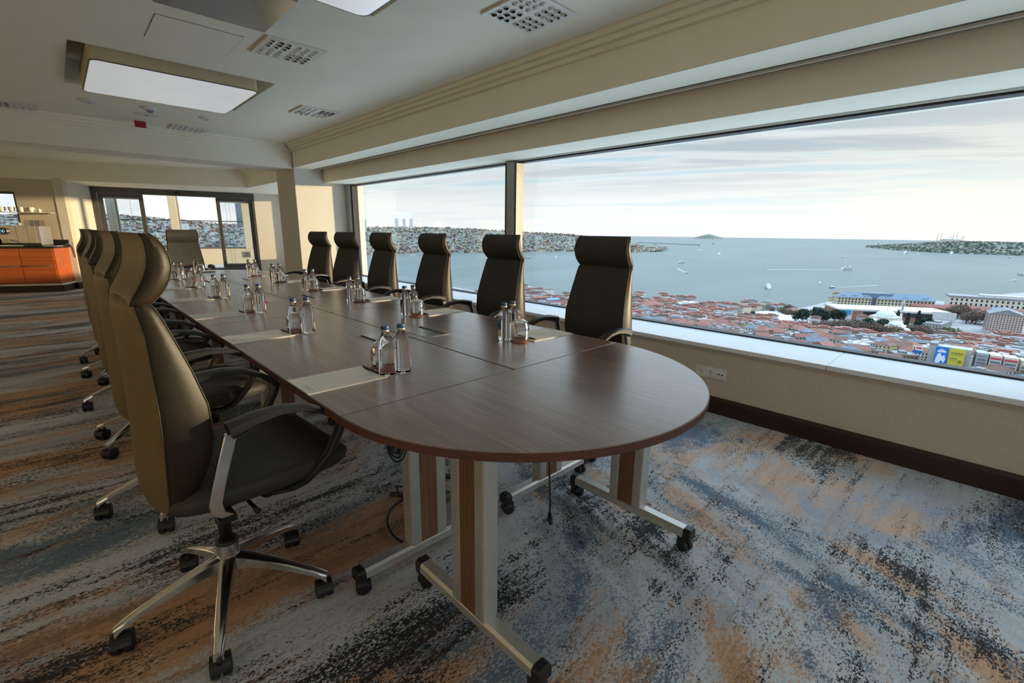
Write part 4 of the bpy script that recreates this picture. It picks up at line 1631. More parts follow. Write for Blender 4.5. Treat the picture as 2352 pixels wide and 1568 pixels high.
MB().tube([(.024, 0, .06), (.04, 0, .055), (.042, 0, .035), (.026, 0, .02)], .004, 6).build('handle', 'white_gloss', cr)
MC = empty('power_lead', fw(-.06, -.04, .905), AW)
tag(MC, 'grey cable curling over the right end of the counter', 'cable')
MB().tube([(-.05, -.1, .004), (.0, -.12, .01), (.05, -.11, .05), (.07, -.06, .08), (.06, .01, .05), (.05, .03, -.05), (.05, .035, -.25)], .006, 7).build('cable_run', 'alu_grey', MC)
# ------------------------------------------------------------------ outside: the strait and the city
SEA = -150.0
OUT = random.Random(21)


def make_sea():
    m = mat('sea_water', (0.20, 0.37, 0.41), 0.32)
    g, b = graph(m)
    co = objco(g)
    n0 = g.noise(g.mapping(co, scale=(.0007, .0022, 1)), 1.0, 5, 0.55, 0.5)
    g.l(g.mix(g.mapr(n0, 0.35, 0.65), (0.085, 0.135, 0.132), (0.12, 0.17, 0.165)), b.inputs['Base Color'])
    n1 = g.noise(g.mapping(co, scale=(.03, .06, 1)), 1.0, 4, 0.6)
    bump(g, b, n1, 0.35, 6.0)
    b.inputs['Specular IOR Level'].default_value = 0.4


make_sea()
m = MB()
n = 96
m.add([(0, 0, SEA)] + [(45000 * math.cos(2 * PI * k / n), 45000 * math.sin(2 * PI * k / n), SEA) for k in range(n)],
      [(0, 1 + k, 1 + (k + 1) % n) for k in range(n)])
tag(m.build('sea', 'sea_water'), 'pale blue-green sea of the strait beyond the window', 'sea', kind='stuff')

WALLS = [('plaster_white', (0.80, 0.78, 0.74)), ('plaster_cream', (0.76, 0.68, 0.50)), ('plaster_grey', (0.52, 0.52, 0.52)),
         ('plaster_pink', (0.70, 0.55, 0.50)), ('plaster_yellow', (0.75, 0.70, 0.36)), ('brick_brown', (0.42, 0.22, 0.16)), ('plaster_blue', (0.50, 0.58, 0.64))]
for nme, c in WALLS:
    c = tuple(x * .78 for x in c)
    noisy(nme, c, tuple(x * .84 for x in c), 0.25, 0.85)


def make_tiles(name, c1, c2):
    m = mat(name, c1, 0.8)
    g, b = graph(m)
    co = objco(g)
    n = g.noise(co, 0.5, 5, 0.7)
    g.l(g.mix(g.mapr(n, 0.35, 0.65), c1, c2), b.inputs['Base Color'])
    w = g.n('ShaderNodeTexWave')
    w.inputs['Scale'].default_value = 1.4
    g.l(co, w.inputs['Vector'])
    bump(g, b, w.outputs['Fac'], 0.5, 0.1)


make_tiles('tile_red', (0.235, 0.095, 0.072), (0.31, 0.145, 0.11))
make_tiles('tile_orange', (0.31, 0.165, 0.115), (0.26, 0.125, 0.09))
make_tiles('tile_brown', (0.17, 0.09, 0.07), (0.22, 0.125, 0.10))
make_tiles('roof_slate', (0.13, 0.16, 0.19), (0.20, 0.23, 0.26))
noisy('roof_grey', (0.30, 0.30, 0.30), (0.22, 0.22, 0.23), 0.3, 0.85)
noisy('roof_white', (0.62, 0.62, 0.62), (0.52, 0.52, 0.53), 0.2, 0.7)
noisy('slate_blue_roof', (0.13, 0.19, 0.26), (0.18, 0.25, 0.33), 0.3, 0.6)
noisy('lead_dome', (0.62, 0.68, 0.76), (0.54, 0.60, 0.68), 0.4, 0.5)
noisy('city_ground', (0.36, 0.34, 0.32), (0.26, 0.25, 0.24), 0.03, 0.9)
noisy('plaza_paving', (0.56, 0.55, 0.53), (0.48, 0.47, 0.46), 0.08, 0.8)
mat('window_dark', (0.045, 0.055, 0.065), 0.15)
noisy('leaf_dark', (0.018, 0.045, 0.030), (0.035, 0.065, 0.040), 0.3, 0.8)
noisy('leaf_olive', (0.10, 0.12, 0.045), (0.15, 0.16, 0.06), 0.3, 0.8)
noisy('twig_brown', (0.20, 0.145, 0.11), (0.14, 0.10, 0.08), 0.3, 0.9)
noisy('bark', (0.12, 0.09, 0.07), (0.09, 0.07, 0.055), 1.0, 0.9)
noisy('hill_green', (0.10, 0.13, 0.09), (0.20, 0.20, 0.17), 0.01, 0.9)
noisy('hull_white', (0.82, 0.82, 0.80), (0.76, 0.76, 0.75), 0.2, 0.4)
mat('hull_dark', (0.05, 0.07, 0.10), 0.4)
mat('deck_ochre', (0.50, 0.34, 0.18), 0.6)
mat('boat_glass', (0.04, 0.06, 0.08), 0.1)
mat('foam', (0.42, 0.46, 0.47), 0.7)
mat('stone_pale', (0.62, 0.58, 0.50), 0.8)
mat('crane_red', (0.45, 0.14, 0.10), 0.6)


def ground_z(x, y):
    r = math.hypot(x, y)
    return -147.0 + max(0.0, min(1.0, (960 - r) / 420)) * 24.0


# near land: polar sheet out to the shore line
SHORE = [(-60, 6000), (10, 6000), (22, 1500), (30, 1400), (36, 1350), (40, 1230), (46, 1380), (51, 1085), (59, 1190), (66, 1185), (68, 1095), (70.4, 1155),
         (73, 1185), (74.7, 1125), (76.6, 1205), (78, 1310), (80.5, 1580), (85, 1630), (87, 1560), (89.4, 1800), (92, 2050), (110, 2600), (150, 3500)]


def shore_r(az):
    for (a, r), (b_, s) in zip(SHORE, SHORE[1:]):
        if a <= az <= b_:
            return r + (s - r) * (az - a) / (b_ - a)
    return 2000


m = MB()
rows = []
for k in range(0, 211):
    az = -60 + k
    R = shore_r(az)
    ring = []
    for f in (0.02, .3, .42, .5, .58, .66, .74, .82, .9, .97, 1.0):
        r = R * f if R < 2700 else 30 + (R - 30) * f
        x, y = r * math.sin(R_(az)), r * math.cos(R_(az))
        z = ground_z(x, y) if f < 1 else SEA - 1
        ring.append((x, y, z))
    rows.append(ring)
m.loft(rows, cap=False, closed=False)
tag(m.build('city_land', 'city_ground'), 'built-up land sloping down to the waterfront below the window', 'land', kind='stuff')

# ---- house builder
MESHES = {}


def house_meshes(w, d, h, rh, kind, wins):
    key = (w, d, h, rh, kind, wins)
    if key in MESHES:
        return MESHES[key]
    a = MB().box(-w / 2, -d / 2, -14, w / 2, d / 2, h).mesh('wall', 'plaster_white')
    o = .7
    r = MB()
    if kind == 'hip':
        k = min(w, d) / 2
        rx, ry = max(0, w / 2 - k), max(0, d / 2 - k)
        W, D = w / 2 + o, d / 2 + o
        r.add([(-W, -D, h), (W, -D, h), (W, D, h), (-W, D, h), (-rx, -ry, h + rh), (rx, ry, h + rh)], [(3, 2, 1, 0)])
        if w >= d:
            r.f += [(0, 1, 5, 4), (2, 3, 4, 5), (1, 2, 5), (3, 0, 4)]
        else:
            r.f += [(1, 2, 5, 4), (3, 0, 4, 5), (0, 1, 4), (2, 3, 5)]
        r.m += [0] * 4
        r.s += [False] * 4
    elif kind == 'gable':
        W, D = w / 2 + o, d / 2 + o
        r.add([(-W, -D, h), (W, -D, h), (W, D, h), (-W, D, h), (-W, 0, h + rh), (W, 0, h + rh)],
              [(3, 2, 1, 0), (0, 1, 5, 4), (2, 3, 4, 5), (1, 2, 5), (3, 0, 4)])
    else:
        r.box(-w / 2, -d / 2, h, w / 2, d / 2, h + .4)
        r.box(-w / 2, -d / 2, h + .4, -w / 2 + .4, d / 2, h + 1.2)
        r.box(w / 2 - .4, -d / 2, h + .4, w / 2, d / 2, h + 1.2)
        r.box(-w / 2 + .4, -d / 2, h + .4, w / 2 - .4, -d / 2 + .4, h + 1.2)
        r.box(-w * .2, -d * .2, h + .4, w * .1, d * .15, h + 3.0)
    rm = r.mesh('roof', 'tile_red')
    wm = None
    if wins:
        q = MB()
        z = h - 2.6
        while z > -1:
            for s in (-1, 1):
                nx = max(2, int(w / 3.2))
                for i in range(nx):
                    x = -w / 2 + w * (i + .5) / nx
                    q.box(x - .65, s * d / 2 - .12, z, x + .65, s * d / 2 + .12, z + 1.6)
                ny = max(2, int(d / 3.2))
                for i in range(ny):
                    y = -d / 2 + d * (i + .5) / ny
                    q.box(s * w / 2 - .12, y - .65, z, s * w / 2 + .12, y + .65, z + 1.6)
            z -= 3.3
        wm = q.mesh('window_grid', 'window_dark')
    MESHES[key] = (a, rm, wm)
    return MESHES[key]


def setmat(o, name):
    o.material_slots[0].link = 'OBJECT'
    o.material_slots[0].material = MATS[name]


def house(x, y, z, w, d, h, rh, rz, kind, wallm, roofm, label, group='houses of the quarter below the window', wins=True, name='house', cat='house'):
    t = empty(name, (x, y, z), rz)
    a, r, q = house_meshes(w, d, h, rh, kind, wins)
    o = place('wall', a, t)
    setmat(o, wallm)
    o = place('roof', r, t)
    setmat(o, roofm)
    if q:
        place('window_grid', q, t, kind='stuff')
    tag(t, label, cat, group)
    return t


def keepout(x, y):
    az = math.degrees(math.atan2(x, y))
    r = math.hypot(x, y)
    for (ax, ay, rr) in ((935, 262, 62), (890, 292, 45), (985, 282, 45), (1050, 172, 55), (1075, 110, 78), (1020, 190, 45), (1120, 75, 70), (1165, 185, 90), (1185, 90, 95), (940, 165, 52), (900, 110, 62),
                         (860, 130, 45), (855, 170, 42), (985, 85, 60), (1010, 30, 50), (1080, -10, 55), (1400, 0, 160), (1480, -80, 150), (620, 18, 34), (650, 44, 14), (835, 210, 30),
                         (1230, 10, 110), (890, 60, 40), (1010, 235, 40)):
        if math.hypot(x - ax, y - ay) < rr:
            return True
    return False


HT = ['tile_red', 'tile_red', 'tile_orange', 'tile_brown', 'roof_slate', 'roof_grey', 'tile_red', 'roof_grey', 'roof_white']
RN = {'tile_red': 'red-tiled', 'tile_orange': 'orange-tiled', 'tile_brown': 'brown-tiled', 'roof_slate': 'dark grey-roofed', 'roof_grey': 'grey flat-roofed', 'roof_white': 'white flat-roofed'}
WN = {'plaster_white': 'white', 'plaster_cream': 'cream', 'plaster_grey': 'grey', 'plaster_pink': 'pink', 'plaster_yellow': 'yellow', 'brick_brown': 'brown', 'plaster_blue': 'pale blue'}
SZ = [(22, 16, 11, 4.2), (16, 13, 12, 3.6), (26, 15, 9, 4.4), (14, 14, 14, 3.8), (20, 20, 10, 5.0), (18, 11, 8, 3.2)]
cnt = 0
FR = MB()
FRM = ['plaster_white', 'plaster_cream', 'plaster_grey', 'tile_red', 'roof_grey', 'tile_brown']
r = 590.0
while r < 1500:
    step = 25.0 / r
    az = R_(40)
    while az < R_(96.5):
        jr, ja = r + OUT.uniform(-6, 6), az + OUT.uniform(-.2, .2) * step
        x, y = jr * math.sin(ja), jr * math.cos(ja)
        ok = jr < shore_r(math.degrees(ja)) - 22 and not keepout(x, y)
        if ok and jr > 1080:
            ok = OUT.random() < .30
        if ok and cnt >= 215:
            w, d, h, rh = OUT.choice(SZ)
            FR.mi = OUT.choice((0, 0, 1, 2))
            zz = ground_z(x, y)
            rz_ = -ja + OUT.choice((0, .35, .8, -.4))
            FR.cbox((x, y, zz + h / 2 - 4), (w, d, h + 8), rz_)
            FR.mi = OUT.choice((3, 3, 4, 5))
            FR.cbox((x, y, zz + h + .8), (w * 1.06, d * 1.06, 1.6), rz_)
            FR.cbox((x, y, zz + h + 2.2), (w * .6, d * .6, 1.8), rz_)
        elif ok:
            ri = OUT.choice(HT)
            kind = 'flat' if ri in ('roof_grey', 'roof_white') else OUT.choice(('hip', 'hip', 'gable'))
            w, d, h, rh = OUT.choice(SZ)
            wm_ = OUT.choice([q[0] for q in WALLS] + ['plaster_white', 'plaster_white', 'plaster_cream'])
            house(x, y, ground_z(x, y), w, d, h, rh, -ja + OUT.choice((0, .35, .8, -.4)), kind, wm_, ri,
                  '%s house with %s walls, %s of the quarter below window' % (RN[ri], WN[wm_], 'left part' if ja < R_(62) else ('middle' if ja < R_(78) else 'right part')))
            cnt += 1
        az += step
    r += 23.0

tag(FR.build('waterfront_roofs', FRM), 'farther crowded houses near the waterfront', 'town', kind='stuff')
# the few houses that stand out
house(742, 742, -146, 34, 20, 13, 5, R_(-35), 'hip', 'plaster_yellow', 'tile_brown', 'bright yellow house with brown tiled roof behind the second window chair', 'standout houses')
house(708, 655, -140, 30, 18, 11, 4, R_(-30), 'hip', 'brick_brown', 'tile_red', 'brown brick house right of the bright yellow house', 'standout houses')
house(735, 640, -144, 30, 16, 10, 3, R_(-20), 'gable', 'plaster_grey', 'slate_blue_roof', 'grey house with blue-grey roof beside the brown brick house', 'standout houses')
house(800, 448, -143, 46, 26, 15, 7, R_(-28), 'hip', 'plaster_cream', 'tile_red', 'big cream house with wide red hip roof right of the nearest window chair', 'standout houses')
house(900, 425, -146, 52, 22, 14, 2, R_(-20), 'flat', 'plaster_grey', 'roof_white', 'grey waterfront hall with white flat roof at the shore', 'standout houses')
house(1010, 262, -146, 30, 18, 9, 4, R_(-15), 'hip', 'brick_brown', 'tile_brown', 'brown waterfront kiosk with red roof beside the moored yacht', 'standout houses')
house(1075, 195, -146, 22, 12, 8, 3, R_(-10), 'hip', 'brick_brown', 'tile_red', 'small red-roofed pavilion left of the white museum', 'standout houses')
house(985, 50, -141, 60, 22, 13, 1, R_(-8), 'flat', 'plaster_grey', 'roof_grey', 'long grey flat-roofed block behind the garden trees', 'standout houses')
house(1075, -22, -140, 46, 40, 26, 8, R_(5), 'gable', 'plaster_pink', 'roof_grey', 'tall pale pink gabled building at the right window edge', 'standout houses')
house(1150, -18, -140, 50, 24, 24, 1, R_(0), 'flat', 'roof_slate', 'roof_slate', 'dark grey cube building behind the pale pink gable', 'standout houses')
for k, (x, y, w) in enumerate(((1290, 40, 150), (1330, 0, 130), (1250, -30, 120))):
    house(x, y, -146, 26, w, 9, 5, R_(4), 'hip', 'brick_brown', 'tile_red', '%s long red-roofed warehouse near the right waterfront' % ['first', 'second', 'third'][k], 'long warehouses', wins=False)

# ---- landmark buildings
def grid_windows(mb, x0, x1, z0, z1, nx, nz, yv, ww, wh, t=.25):
    for i in range(nx):
        for j in range(nz):
            x = x0 + (x1 - x0) * (i + .5) / nx
            z = z0 + (z1 - z0) * (j + .5) / nz
            mb.box(x - ww / 2, yv - t, z - wh / 2, x + ww / 2, yv + t, z + wh / 2)


# waterfront hotel with slate-blue mansard roofs: local x runs right along the front
HA = math.atan2(-132, 62)
H0 = empty('waterfront_hotel', (1225, 232, -147), HA)
tag(H0, 'long cream waterfront hotel with blue-grey hipped roofs', 'building')
for (a, c, nm) in ((0, 62, 0), (72, 172, 1)):
    MB().box(a, 0, 0, c, 26, 20).build('wing_wall', 'plaster_cream', H0)
    W = MB()
    W.add([(a - 2, -2, 20), (c + 2, -2, 20), (c + 2, 28, 20), (a - 2, 28, 20), (a + 12, 13, 31), (c - 12, 13, 31)],
          [(0, 1, 5, 4), (1, 2, 5), (2, 3, 4, 5), (3, 0, 4), (3, 2, 1, 0)])
    W.build('wing_roof', 'slate_blue_roof', H0)
    q = MB()
    grid_windows(q, a, c, 2, 19, int((c - a) / 6.2), 3, 0, 2.6, 3.4)
    q.build('window_grid', 'window_dark', H0, kind='stuff')
    for i in range(3):
        xx = a + (c - a) * (i + .5) / 3
        MB().box(xx - 5, 2.5, 22.5, xx + 5, 8, 24.3).build('dormer', 'roof_slate', H0)
MB().box(62, 8, 0, 72, 26, 24).build('link_block', 'slate_blue_roof', H0)
MB().box(46, 6, 20, 100, 24, 30.5).build('roof_block', 'slate_blue_roof', H0)
# white museum
MA = math.atan2(-150, 95)
M0 = empty('museum', (1015, 188, -146), MA)
tag(M0, 'large flat white museum hall with blue banner', 'building')
MB().box(0, 0, 0, 178, 62, 17).build('hall', 'brick_brown', M0)
MB().box(-1, -1, 17, 179, 63, 20).build('roof_slab', 'roof_white', M0)
MB().box(-1.5, -2, 0, 22, 5, 19).build('white_front', 'roof_white', M0)
MB().box(146, -3, 3, 180, 6, 20).build('white_end', 'roof_white', M0)
mat('banner_blue', (0.06, 0.30, 0.50), 0.6)
MB().box(1, -2.6, 9, 20, -2.1, 18).build('banner', 'banner_blue', M0)
MB().box(-1.9, -1, 1, -1.6, 4, 18).build('side_glass', 'window_dark', M0)
MB().box(40, -.3, 9, 150, -.05, 16).build('glass_band', 'window_dark', M0)
# mosque
MO = empty('mosque', (955, 112, -138), R_(-10))
tag(MO, 'small mosque with pale blue lead domes among trees', 'building')
MB().cbox((0, 0, 4), (34, 34, 22)).build('prayer_hall', 'stone_pale', MO)


def dome(p, r, par, gold=False, nm='dome'):
    m = MB()
    m.sm = True
    m.lathe([(r * math.cos(R_(a)), r * .72 * math.sin(R_(a))) for a in range(0, 90, 12)] + [(0, r * .72)], 20, p, cap=False)
    o = m.build(nm, 'lead_dome', par)
    if gold:
        MB().tube([(p[0], p[1], p[2] + r * .72), (p[0], p[1], p[2] + r * .72 + 3)], [.5, .1], 6).build('finial', 'deck_ochre', o)
    return o


dome((0, 0, 15), 14, MO, True)
for (a, c, rr) in ((-17, -8, 6), (17, -8, 6), (-17, 10, 6), (17, 10, 6), (-26, -6, 4.5), (0, -18, 6)):
    dome((a, c, 8 if abs(a) < 20 else 5), rr, MO)
MB().cbox((-28, -4, 0), (16, 18, 10)).build('side_hall', 'stone_pale', MO)
bath = empty('bath_house', (905, 92, -137))
tag(bath, 'low domed bath house in front of the mosque minaret', 'building')
MB().cbox((0, 0, 2), (30, 24, 12)).build('hall', 'stone_pale', bath)
dome((0, 0, 8), 10, bath)
dome((-12, -14, 4), 5, bath)
MB().cbox((-12, -14, 0), (12, 10, 8)).build('annex', 'stone_pale', bath)
MI = empty('minaret', (945, 92, -139))
tag(MI, 'slender white minaret with pointed cap beside the mosque', 'minaret')
m = MB()
m.sm = True
m.lathe([(2.6, 0), (2.6, 6), (1.7, 8), (1.5, 26)], 14)
m.build('shaft', 'stone_pale', MI)
MB().cyl((0, 0, 0), 3.0, 26, 28.4, 14).build('balcony', 'stone_pale', MI)
MB().lathe([(1.3, 28.4), (1.2, 38), (1.5, 38.2), (.05, 47)], 12).build('spire', 'lead_dome', MI)
# palace-like block at the right
PA = empty('waterfront_palace', (1395, 60, -147), math.atan2(-140, 30))
tag(PA, 'pale stone waterfront palace behind bare trees at the right', 'building')
MB().box(0, 0, 0, 190, 45, 24).build('wall', 'stone_pale', PA)
MB().box(-2, -2, 24, 192, 47, 27).build('cornice', 'roof_grey', PA)
q = MB()
grid_windows(q, 0, 190, 6, 23, 24, 2, 0, 3, 5)
q.build('window_grid', 'window_dark', PA, kind='stuff')
MB().box(50, 12, 27, 130, 36, 31).build('skylight', 'roof_white', PA)
# plaza and paving
m = MB()
pts = [(868, 322), (950, 330), (1055, 290), (1045, 262), (930, 212), (868, 230)]
m.add([(x, y, ground_z(x, y) + 1.2 if False else -145.2 + (960 - min(960, math.hypot(x, y))) * .057) for x, y in pts], [tuple(range(len(pts)))[::-1]])
tag(m.build('plaza', 'plaza_paving'), 'pale paved waterfront square', 'plaza')

# billboards on a tower block
BB = empty('billboard_block', (606, 19, -120), 0)
tag(BB, 'narrow grey block carrying the big billboards', 'building')
MB().box(1.0, -16.5, -15, 16, 14, 18.5).build('wall', 'plaster_grey', BB)
MB().box(1.0, 8, 18.5, 16, 14, 21).build('roof_house', 'roof_grey', BB)
mat('poster_blue', (0.015, 0.16, 0.55), 0.6)
mat('poster_yellow', (0.52, 0.47, 0.05), 0.6)
mat('poster_pale', (0.62, 0.72, 0.85), 0.6)
mat('poster_ink', (0.13, 0.12, 0.05), 0.6)
mat('poster_red', (0.55, 0.06, 0.10), 0.6)
b1 = empty('billboard', (600, 22.9, -109.5), R_(4))
tag(b1, 'blue billboard with pale figure below the window', 'billboard')
MB().box(-.2, -4.6, -9.0, .2, 4.6, 9.0).build('board', 'poster_blue', b1)
fg = MB()
fg.prism([(-3.6, -8.5), (-1.0, -8.5), (0.6, -4.0), (2.6, -6.5), (3.6, -3.0), (2.4, 1.6), (.8, -.5), (-.6, 3.0), (-2.4, 2.0), (-3.4, -2.5)], 0, .12)
fg.v = [(-.32 + z, -x, y) for x, y, z in fg.v]
fg.build('pale_figure', 'poster_pale', b1)
tx = MB()
for k, (z, w) in enumerate(((6.2, 1.6), (5.0, 3.0), (4.0, 3.2))):
    tx.box(-.34, -w, z - .38, -.2, w, z + .38)
tx.build('headline', 'hull_white', b1, kind='stuff')
b2 = empty('billboard', (600, 12.0, -109.0), R_(10))
tag(b2, 'yellow billboard with dark lettering below the window', 'billboard')
MB().box(-.2, -5.6, -8.3, .2, 5.6, 8.3).build('board', 'poster_yellow', b2)
tx = MB()
rr_ = random.Random(8)
for (z, y0, y1, hh, step) in ((3.9, -4.2, 4.4, 1.5, .8), (2.0, -3.6, 4.0, .4, .5), (-1.3, -.6, 4.4, 1.4, .7), (-3.3, -.4, 4.4, .4, .4), (-4.0, -4.2, -2.0, 3.0, 1.0)):
    y = y0
    while y < y1:
        w = step * rr_.uniform(.45, .7)
        tx.box(-.32, y, z - hh / 2, -.2, y + w, z + hh / 2)
        y += step
tx.build('lettering', 'poster_ink', b2, kind='stuff')
b3 = empty('billboard', (640, 43.2, -113.7), R_(-3))
tag(b3, 'small white and blue billboard left of the blue billboard', 'billboard')
MB().box(-.2, -4.0, -3.8, .2, 4.0, 3.8).build('board', 'hull_white', b3)
MB().box(-.3, -4.0, -3.8, -.2, 4.0, -.8).build('blue_band', 'poster_blue', b3)
MB().box(-.3, -3.4, 1.0, -.2, 1.4, 2.6).build('red_band', 'poster_red', b3)
MB().box(-.34, 2.2, -2.2, -.2, 3.2, 2.6).build('red_figure', 'poster_red', b3)
mat('shop_glass', (0.16, 0.20, 0.24), 0.2)
for k, (x, y, w, h) in enumerate(((610, -5, 8, 15), (612, -14, 8, 14), (616, -24, 9, 13), (622, -36, 11, 11))):
    t = empty('shop_building', (x, y, -135), R_(8))
    tag(t, 'narrow shop building right of the yellow billboard, %s in the row' % ORD[k].replace('nearest', 'first'), 'building', 'shop row beside the billboards')
    MB().box(0, -w / 2, 0, 15, w / 2, h + 17).build('wall', ['plaster_blue', 'plaster_white', 'plaster_white', 'plaster_cream'][k], t)
    MB().box(-.3, -w / 2 + .4, h + 13, -.05, w / 2 - .4, h + 15).build('sign_band', ['roof_grey', 'poster_red', 'poster_red', 'roof_white'][k], t)
    for j in range(3):
        MB().box(-.2, -w / 2 + .8, h + 3 + j * 3.2, -.05, w / 2 - .8, h + 5.2 + j * 3.2).build('window', 'shop_glass', t)

# street screen and sign
mat('screen_teal', (0.01, 0.10, 0.16), 0.4)
mat('screen_digit', (0.8, 0.85, 0.85), 0.5)
MATS['screen_digit'].node_tree.nodes['Principled BSDF'].inputs['Emission Color'].default_value = (0.9, 0.95, 1, 1)
MATS['screen_digit'].node_tree.nodes['Principled BSDF'].inputs['Emission Strength'].default_value = 0.7
SCN = empty('street_screen', (835, 190, -143), R_(-13))
tag(SCN, 'dark street screen showing the number 23', 'screen')
MB().box(.4, -1.5, -4, 1.6, 1.5, 10).build('mast', 'hull_dark', SCN)
MB().box(0, -4.2, 9, 2, 4.2, 16).build('screen_case', 'screen_teal', SCN)
SEGS = {'2': 'abged', '3': 'abgcd'}
for ci, chx in enumerate('23'):
    yc_ = 1.75 - ci * 3.5
    dg = MB()
    for s in SEGS[chx]:
        if s in 'agd':
            z = {'a': 14.8, 'g': 12.5, 'd': 10.2}[s]
            dg.box(-.3, yc_ - 1.2, z - .4, -.05, yc_ + 1.2, z + .4)
        else:
            y_ = yc_ + (-1.0 if s in 'bc' else 1.0)
            z = 13.6 if s in 'bf' else 11.4
            dg.box(-.3, y_ - .35, z - 1.3, -.05, y_ + .35, z + 1.3)
    dg.build('digit', 'screen_digit', SCN, kind='stuff')
SG = empty('street_sign', (800, 228, -142), R_(-15))
tag(SG, 'bright blue street sign on a pole above the roofs', 'sign')
MB().box(.4, -.4, -6, 1.0, .4, 9).build('pole', 'hull_dark', SG)
MB().box(0, -3.6, 9, .8, 3.6, 15.5).build('sign_face', 'poster_blue', SG, bevel=0.6)
MB().box(-.2, -.6, 10.6, -.02, .6, 14).build('sign_mark', 'hull_white', SG)
CRN = empty('crane_arm', (812, 176, -140), 0)
tag(CRN, 'orange slanted crane arm beside the street screen', 'crane')
MB().bar((0, 0, -6), (0, 7, 17), 1.6, 1.6).build('boom', 'deck_ochre', CRN)
MB().cbox((0, -1, -6), (6, 4, 4)).build('cab', 'deck_ochre', CRN)

# ---- trees
def leaf_cloud(n, rx, rz, z0, size, rnd, cone=False):
    m = MB()
    for _ in range(n):
        while True:
            a, b_, c = rnd.uniform(-1, 1), rnd.uniform(-1, 1), rnd.uniform(-1, 1)
            if a * a + b_ * b_ + c * c < 1:
                break
        k = (1 - (c + 1) / 2 * .8) if cone else 1.0
        p = Vector((a * rx * k, b_ * rx * k, z0 + rz * (c + 1)))
        u = Vector((rnd.gauss(0, 1), rnd.gauss(0, 1), rnd.gauss(0, 1))).normalized() * size
        v = Vector((rnd.gauss(0, 1), rnd.gauss(0, 1), rnd.gauss(0, 1))).normalized() * size
        m.add([tuple(p - u), tuple(p + v), tuple(p + u)], [(0, 1, 2)])
    return m


tr = random.Random(4)
TREES = {
    'pine': (leaf_cloud(420, 7.5, 7.5, 4, 1.9, tr).mesh('crown', 'leaf_dark'), 5),
    'cypress': (leaf_cloud(320, 3.4, 11, 1, 1.4, tr, True).mesh('crown', 'leaf_dark'), 2),
    'bare': (leaf_cloud(620, 8.5, 7, 3, 1.1, tr).mesh('crown', 'twig_brown'), 6),
    'olive': (leaf_cloud(420, 8.5, 5, 2, 1.4, tr).mesh('crown', 'leaf_olive'), 3),
}
trk = MB().lathe([(.7, -4), (.5, 5), (.3, 10)], 7).mesh('trunk', 'bark')
TL = {'pine': 'dense dark evergreen tree in the quarter below the window', 'cypress': 'slim dark cypress near the mosque and museum',
      'bare': 'leafless brown tree in the quarter below the window', 'olive': 'yellow-green bushy tree in the garden by the mosque'}
spots = [('pine', 930, 222, 1.3), ('pine', 942, 205, 1.5), ('pine', 925, 232, 1.0), ('pine', 955, 196, 1.1), ('pine', 985, 186, 1.2), ('pine', 990, 178, 1.1), ('pine', 978, 196, 1.0),
         ('pine', 920, 128, 1.1), ('pine', 912, 108, 1.2), ('pine', 985, 62, 1.3), ('pine', 990, 70, 1.1), ('pine', 885, 122, 1.0), ('cypress', 1000, 88, 1.3), ('cypress', 1010, 76, 1.5), ('cypress', 1030, 104, 1.3), ('cypress', 1005, 66, 1.2),
         ('olive', 960, 42, 1.3), ('olive', 965, 28, 1.3), ('olive', 950, 15, 1.1), ('olive', 880, 84, 1.1), ('olive', 900, 132, 1.0), ('olive', 930, 78, .9), ('pine', 900, 296, .7), ('olive', 1010, 96, .9)]
for _ in range(60):
    a = tr.random()
    spots.append(('bare', 842 + a * 95 + tr.uniform(-12, 12), 178 - a * 118 + tr.uniform(-22, 22), tr.uniform(.75, 1.15)))
for _ in range(22):
    spots.append(('bare', 1180 + tr.uniform(-40, 90), 20 + tr.uniform(-45, 40), tr.uniform(.9, 1.6)))
for _ in range(14):
    spots.append((tr.choice(('bare', 'bare', 'olive')), 1000 + tr.uniform(-25, 60), 262 + tr.uniform(-45, 50), tr.uniform(.6, 1.0)))
for kd, x, y, s in spots:
    t = empty('tree', (x, y, ground_z(x, y)), tr.uniform(0, 6))
    t.scale = (s, s, s)
    place('crown', TREES[kd][0], t)
    place('trunk', trk, t)
    tl = TL[kd]
    if kd == 'bare':
        tl = 'leafless brown tree ' + ('before the waterfront palace' if x > 1120 else ('beside the pale waterfront square' if y > 205 else 'in the wood in front of the mosque'))
    elif kd == 'pine':
        tl = 'dense dark evergreen tree ' + ('beside the mosque' if y < 150 else 'left of the white museum')
    tag(t, tl, 'tree', 'trees below the window')
# parked cars and street furniture, too small to tell apart
m = MB()
for _ in range(420):
    a = OUT.random()
    x, y = 862 + a * 110 + OUT.uniform(-30, 30), 205 - a * 150 + OUT.uniform(-30, 30)
    z = ground_z(x, y) + .2
    m.mi = OUT.choice((0, 0, 0, 1, 2, 3))
    m.cbox((x, y, z + .8), (4.4, 1.9, 1.5), OUT.uniform(0, 3))
m.mi = 0
tag(m.build('street_traffic', ['hull_white', 'hull_dark', 'poster_red', 'roof_grey']), 'tiny parked cars and stalls between the trees', 'traffic', kind='stuff')

# ---- far shore across the strait
def terrain(name, pts, crest, back, label, mname, jitter=6):
    """pts: shore points, crest: list of (dx along normal, z) per point"""
    m = MB()
    rows = []
    for (x, y), zc_ in zip(pts, crest):
        d = Vector((x, y)).normalized()
        ring = []
        for f in (0, .04, .2, .4, .6, .8, 1.0, 1.4):
            zz = SEA + 2 + (zc_ - SEA - 2) * (math.sin(min(1, f) * PI / 2) ** 1.25)
            if f == 0:
                zz = SEA - 2
            ring.append((x + d.x * back * f, y + d.y * back * f, zz))
        rows.append(ring)
    m.sm = True
    m.loft(rows, cap=False, closed=False)
    o = m.build(name, mname)
    tag(o, label, 'hill', kind='stuff')
    return rows


